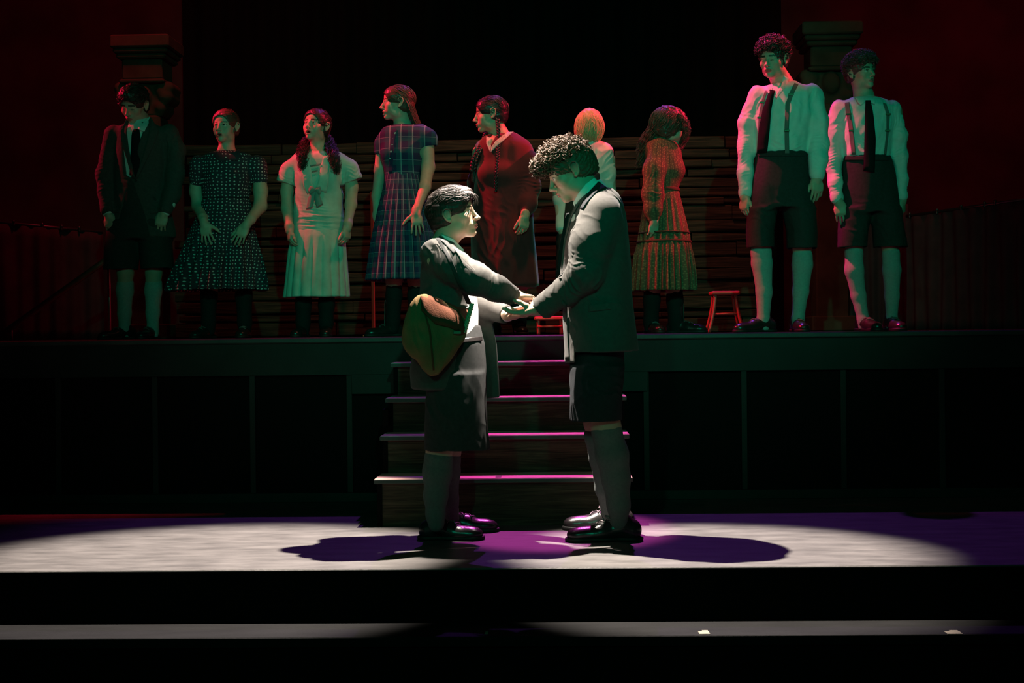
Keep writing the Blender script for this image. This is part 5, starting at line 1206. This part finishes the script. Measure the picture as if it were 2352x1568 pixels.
    bod = p.out(F, 'bodice', K_['paisley'], .0055, amp=.004, scale=.12, seed=19, cloth=cuv, creases=[(p.P(1504, 380, -.2), (1, 0, -.3), .10, .045, .005), (p.P(1500, 450, -.2), (.2, 0, 1), .08, .05, .005)])
    mod = lambda th, Z: 1+.035*np.sin(20*th+1.5*np.sin(4*th))*np.clip((at(1525, 440, D)[2]-Z)/.1, 0, 1)
    F = Sdf(); p.loft(F, [(432, 1524, 34, .13), (450, 1523, 39, .14), (500, 1523, 50, .17), (562, 1525, 60, .20)], .02, mod=mod, rd=.004)
    p.out(F, 'skirt', K_['paisley'], .0055, amp=.003, cloth=cuv)
    mod2 = lambda th, Z: 1+.05*(np.sin(30*th+2*np.sin(5*th))+.6*np.sin(11*th))*np.clip((at(1525, 558, D)[2]-Z)/.1+.3, 0, 1)
    F = Sdf(); p.loft(F, [(556, 1525, 60, .20), (585, 1525, 65, .22), (668, 1525, 73, .24)], .02, mod=mod2, rd=.004); p.loft(F, [(630, 1525, 58, .19), (680, 1525, 66, .215)], .004, sub=True)
    p.out(F, 'ruffle', K_['paisley'], .0055, amp=.004, cloth=cuv)
    for z_, t_ in ((536, .006), (556, .008)):
        c = p.P(1525, z_); w_ = (1.0*(50+10*(z_-500)/62))/p.s; h_ = .17+.03*(z_-500)/62
        F = Sdf(); F.loft([(c[2]-t_, c[0], c[1], w_+.012, h_+.012), (c[2]+t_, c[0], c[1], w_+.011, h_+.011)], .01, rd=.004); p.out(F, 'trim_band', K_['border'], .005)
    c = p.P(1524, 437); F = Sdf(); F.loft([(c[2]-.012, c[0], c[1], .107, .14), (c[2]+.012, c[0], c[1], .105, .138)], .01, rd=.004); p.out(F, 'belt', K_['border'], .005)
    for q in (0, 1): sock(p, [(1499+q*48, 600, -.05+.11*q, .055), (1497+q*53, 690, -.05+.11*q, .054), (1495+q*57, 738, -.05+.11*q, .047), (1495+q*57, 756, -.05+.11*q, .042)], 'stocking', K_['tights'], cuff=False)
    shoe(p, p.G(1497, -.05), (.3, -1), .24, K_['leather'], K_['sole'], .09, K_['laces'], .041, 'boot'); shoe(p, p.G(1560, .06), (1, -.35), .245, K_['leather'], K_['sole'], .09, K_['laces'], .041, 'boot')
    F = Sdf(); cap(F, H, .016, top=.008); F.ell(H.w(0, -.03, -.02), np.array((.086, .092, .085)), H.R, .02); F.ell(H.w(0, .115, -.05), np.array((.060, .060, .10)), H.R, .01, True)
    T = comb(H, rs, 320, (0, -.018, .015), (.096, .118, .108), lambda q: q[2] > -.04, lambda q: (q[0]*3, -.3, -1), .10, .003, jit=.2, lift=.012)
    T += locks(p, rs, [[p.P(1515, 268, -.05), p.P(1500, 298, -.04), p.P(1488, 330, -.02), p.P(1475, 360, .0), p.P(1466, 388, .0)], [p.P(1512, 285, .04), p.P(1498, 310, .05), p.P(1488, 345, .06), p.P(1480, 385, .05)], [p.P(1508, 275, 0), p.P(1495, 300, .0), p.P(1478, 325, .02), p.P(1466, 350, .03)]], 190, .032, .0018, .010, .075)
    T += locks(p, rs, [[p.P(1558, 262, -.07), p.P(1572, 280, -.07), p.P(1578, 300, -.07), p.P(1574, 322, -.07)], [p.P(1560, 262, .03), p.P(1575, 284, .02), p.P(1576, 310, .02), p.P(1560, 345, -.03)]], 110, .024, .0018, .008, .06)
    T += comb(H, rs, 260, (0, -.018, .015), (.100, .122, .112), lambda q: q[2] > .07, lambda q: (q[0]*9, -.6+q[1]*4, -.5), .13, .0024, jit=.12, lift=.004, hl=None)
    hair_mesh(p, F, K_['brownhair'], .004, .005, .03, 6, T)

    # ---------------------------------------------------------------- H and I: the men in suspenders
    def braces_man(px, d, label, H, neck, tr, sl, sr_, Lh, Rh, waist, lg, socks, shoes, tie, braces, collar, seed, hairc, hands, openv=None, hn=520):
        p = Person(px, d, ZD, label); rs = np.random.RandomState(seed); Hd = Head(p.P(*H[0]), *H[1])
        legs = lg; bd = body(p, Hd, neck, tr, [Lh, Rh], legs, hands, (.56, .36, .27), closed=H[2], browstr=1.4)
        F = Sdf(); p.loft(F, [r for r in tr], .03, rd=.03); neckband(F, p, (neck[0], neck[1]+12, neck[2]), (neck[0]-2, neck[1]-2, neck[2]-.01), .070, .064)
        p.chain(F, sl, .03); p.chain(F, sr_, .03)
        cr = arm_creases(p, sl[2][:3], sl[-1][:3], sl[0][:3], .006)+arm_creases(p, sr_[2][:3], sr_[-1][:3], sr_[0][:3], .006)
        w0 = waist[0]; cr += [(p.P(w0[1]-20, w0[0]-14, -.12), (.3, 0, 1), .08, .045, .004), (p.P(w0[1]+24, w0[0]-20, -.12), (-.5, 0, 1), .08, .05, .005), (p.P(w0[1]+30, w0[0]-90, -.12), (1, 0, .5), .09, .07, .002)]
        for s_ in (sl, sr_):
            a, b = np.array(s_[-2]), np.array(s_[-1]); e = b+(b-a)/np.linalg.norm((b-a)[:2])*4; F.cone(p.P(*b[:3]), p.P(*e[:3]), b[3]+.003, b[3]+.002, .006)
        sh = p.out(F, 'shirt', K_['shirt'], .005, amp=.006, scale=.09, seed=seed, creases=cr, stretch=(1.2, 1, .7))
        for a, b in collar: strip(p, 'collar', a, b, [sh, bd], K_['shirt'], sh, .012, .004)
        st_ = shorts(p, waist, [[tuple(r) for r in l] for l in lg_sh[seed]], K_['darksuit'], .0055, amp=.006, creases=[(p.P(waist[-1][1]-20, waist[-1][0]+20, -.13), (.5, 0, 1), .12, .08, .007), (p.P(waist[-1][1]+25, waist[-1][0]+30, -.13), (1, 0, .2), .13, .09, .005)])
        strip(p, 'waistband', [(waist[0][1]-waist[0][2]+3, waist[0][0]), (waist[0][1]+waist[0][2]-3, waist[0][0])], [(waist[0][1]-waist[0][2]+2, waist[0][0]+10), (waist[0][1]+waist[0][2]-2, waist[0][0]+10)], [st_, sh], K_['darksuit'], st_, .004, .004, n=20)
        strip(p, 'tie', tie[0], tie[1], [sh, st_], K_['tie'], p.root, .008, .006, bulge=.006)
        for a, b in braces:
            o = strip(p, 'suspender', a, b, [sh, st_], K_['braces'], p.root, .005, .003, n=22)
            for q in (.34, .97):
                i = int(q*(len(a)-1)); c = (np.array(a[i])+np.array(b[i]))/2; hh = bvh(sh).ray_cast(Vector(CAMP), Vector(nrm(at(c[0], c[1], p.d)-CAMP))); y_ = (hh[0][1] if hh[0] is not None else p.d-.12)-.014; cc = at(c[0], c[1], y_)
                m_ = MB(); m_.box(cc[0]-.017, cc[0]+.017, cc[1]-.003, cc[1]+.003, cc[2]-.006, cc[2]+.006, .002); m_.build('clip', K_['brass'], o)
        for s_ in socks: sock(p, s_, m=K_['pale_sock'])
        for g_, dd in shoes: shoe(p, p.G(*g_), dd, .27, K_['leather'], K_['sole'], 0, K_['laces'], .045)
        F = Sdf(); cap(F, Hd, .010, top=.015); F.ell(Hd.w(0, .05, .085), np.array((.076, .062, .044)), Hd.R, .02); cap_cut(F, Hd, .068, -.05)
        T = curls(Hd, rs, hn*2, (0, .0, .055), (.088, .112, .082), lambda q: (q[2] > .05 or (q[1] < -.01 and q[2] > -.02)), .009, .032, .0019, 1.5, .016)
        hair_mesh(p, F, hairc, .004, .006, .022, seed, T)
    lg_sh = {31: [[(480, 1752, 34, .125), (530, 1746, 31, .12), (569, 1747, 30, .115)], [(480, 1836, 38, .125), (530, 1842, 34, .12), (571, 1842, 33, .115)]],
             32: [[(480, 1966, 36, .12), (530, 1960, 35, .115), (569, 1958, 34, .11)], [(480, 2034, 34, .12), (530, 2042, 36, .115), (569, 2046, 38, .11)]]}
    braces_man(1790, 9.0, 'tallest man on the platform, white shirt and suspenders, curly hair, looking down left',
        ((1776, 138, -.02), (-32, -6, 0, 1.02), True), (1796, 190, .02),
        [(188, 1802, 28, .065), (200, 1804, 54, .10), (216, 1806, 72, .125), (270, 1802, 72, .145), (330, 1796, 62, .135), (356, 1794, 58, .125)],
        [(1742, 222, 0, .070), (1720, 280, .03, .062), (1714, 340, .03, .055), (1712, 400, .02, .046), (1713, 440, .01, .042)],
        [(1862, 222, 0, .080), (1876, 280, -.02, .072), (1880, 330, -.03, .062), (1879, 370, -.06, .052), (1877, 396, -.08, .046)],
        [(1735, 225, 0, .05), (1715, 340, .03, .038), (1711, 440, .01, .028), (1710, 450, .0, .026)], [(1872, 225, 0, .055), (1880, 330, -.03, .04), (1877, 400, -.08, .029), (1877, 408, -.09, .027)],
        [(348, 1794, 56, .125), (380, 1795, 62, .135), (430, 1796, 70, .145), (480, 1796, 76, .145)],
        [[(1752, 480, 0, .08), (1748, 560, 0, .060), (1750, 600, .01, .056), (1754, 670, .01, .042), (1752, 745, 0, .034)], [(1838, 480, 0, .08), (1842, 560, 0, .060), (1842, 600, .01, .056), (1838, 670, .01, .042), (1832, 740, 0, .034)]],
        [[(1748, 578, 0, .0645), (1750, 605, .01, .064), (1755, 670, .01, .050), (1753, 735, 0, .039), (1753, 752, 0, .040)], [(1843, 588, 0, .0615), (1843, 608, .01, .063), (1839, 670, .01, .049), (1833, 730, 0, .038), (1833, 745, 0, .039)]],
        [((1752, 0), (-.95, -.45)), ((1832, .03), (.05, -1))],
        ([(1768, 205), (1752, 250), (1742, 300), (1738, 352)], [(1780, 208), (1771, 255), (1768, 300), (1762, 350)]),
        [([(1825, 190), (1812, 215), (1804, 240), (1802, 300), (1803, 352)], [(1834, 194), (1822, 218), (1814, 240), (1812, 300), (1813, 352)]), ([(1757, 208), (1748, 235), (1742, 270), (1740, 345)], [(1763, 208), (1755, 235), (1749, 270), (1747, 345)])],
        [([(1800, 172), (1794, 196), (1781, 220)], [(1812, 180), (1804, 200), (1784, 226)]), ([(1766, 198), (1762, 208), (1764, 214)], [(1776, 202), (1772, 210), (1770, 216)])], 31, K_['darkhair'],
        [dict(w=(1710, 449, 0), d=(-.04, -.05, -1), n=(.9, .6, 0), t=(.5, -1, 0), s=1.0, curl=(22, 26, 30, 34)), dict(w=(1877, 407, -.09), d=(.0, -.05, -1), n=(-.3, 1, 0), t=(-1, -.3, 0), s=1.03, curl=(14, 18, 22, 26), spread=.06)])
    braces_man(1990, 9.25, 'rightmost man in white shirt, dark tie and suspenders, curly hair, looking to the right',
        ((1977, 168, -.01), (34, 4, -6, .97), False), (1984, 220, .02),
        [(222, 1986, 26, .06), (232, 1988, 50, .10), (246, 1990, 66, .12), (300, 1990, 62, .13), (356, 1990, 54, .125), (366, 1990, 53, .12)],
        [(1930, 252, 0, .066), (1915, 310, .01, .060), (1913, 370, .0, .052), (1918, 420, -.03, .044), (1922, 452, -.05, .039)],
        [(2048, 252, 0, .064), (2062, 310, .01, .056), (2067, 360, .0, .049), (2070, 410, -.01, .042), (2071, 446, -.02, .038)],
        [(1925, 255, 0, .048), (1914, 370, 0, .036), (1923, 455, -.05, .027), (1925, 464, -.06, .025)], [(2055, 255, 0, .048), (2067, 360, 0, .036), (2072, 450, -.02, .027), (2072, 458, -.02, .025)],
        [(358, 1990, 53, .12), (400, 1994, 60, .13), (450, 1998, 66, .135), (490, 2000, 70, .135)],
        [[(1966, 490, 0, .075), (1962, 560, 0, .054), (1962, 610, .0, .052), (1972, 680, .01, .038), (1984, 742, 0, .032)], [(2038, 490, 0, .075), (2044, 560, 0, .054), (2047, 610, .0, .052), (2048, 680, .01, .038), (2047, 742, 0, .032)]],
        [[(1961, 580, 0, .058), (1962, 620, .0, .059), (1972, 680, .01, .046), (1983, 735, 0, .037), (1985, 750, 0, .038)], [(2046, 582, 0, .056), (2048, 620, .0, .058), (2049, 680, .01, .045), (2048, 735, 0, .036), (2048, 750, 0, .037)]],
        [((1986, 0), (.25, -1)), ((2048, 0), (.1, -1))],
        ([(1988, 230), (1987, 260), (1986, 320), (1983, 392)], [(2000, 230), (2006, 260), (2012, 320), (2009, 396)]),
        [([(1940, 236), (1944, 262), (1950, 300), (1956, 355)], [(1951, 234), (1955, 262), (1961, 300), (1966, 355)]), ([(2028, 236), (2036, 262), (2036, 300), (2030, 355)], [(2036, 238), (2044, 262), (2042, 300), (2036, 355)])],
        [([(1964, 224), (1970, 236), (1978, 242)], [(1988, 228), (1986, 232), (1984, 236)]), ([(2008, 220), (2012, 232), (2010, 240)], [(1996, 228), (1999, 233), (2002, 236)])], 32, K_['auburn'],
        [dict(w=(1926, 463, -.06), d=(.16, -.08, -1), n=(.2, 1, 0), t=(1, -.1, 0), s=1.0, curl=(10, 14, 18, 20), spread=.06), dict(w=(2072, 457, -.02), d=(.02, -.05, -1), n=(-.9, .5, 0), t=(-.5, -1, 0), s=.98, curl=(24, 28, 32, 36))], hn=620)
BACK()
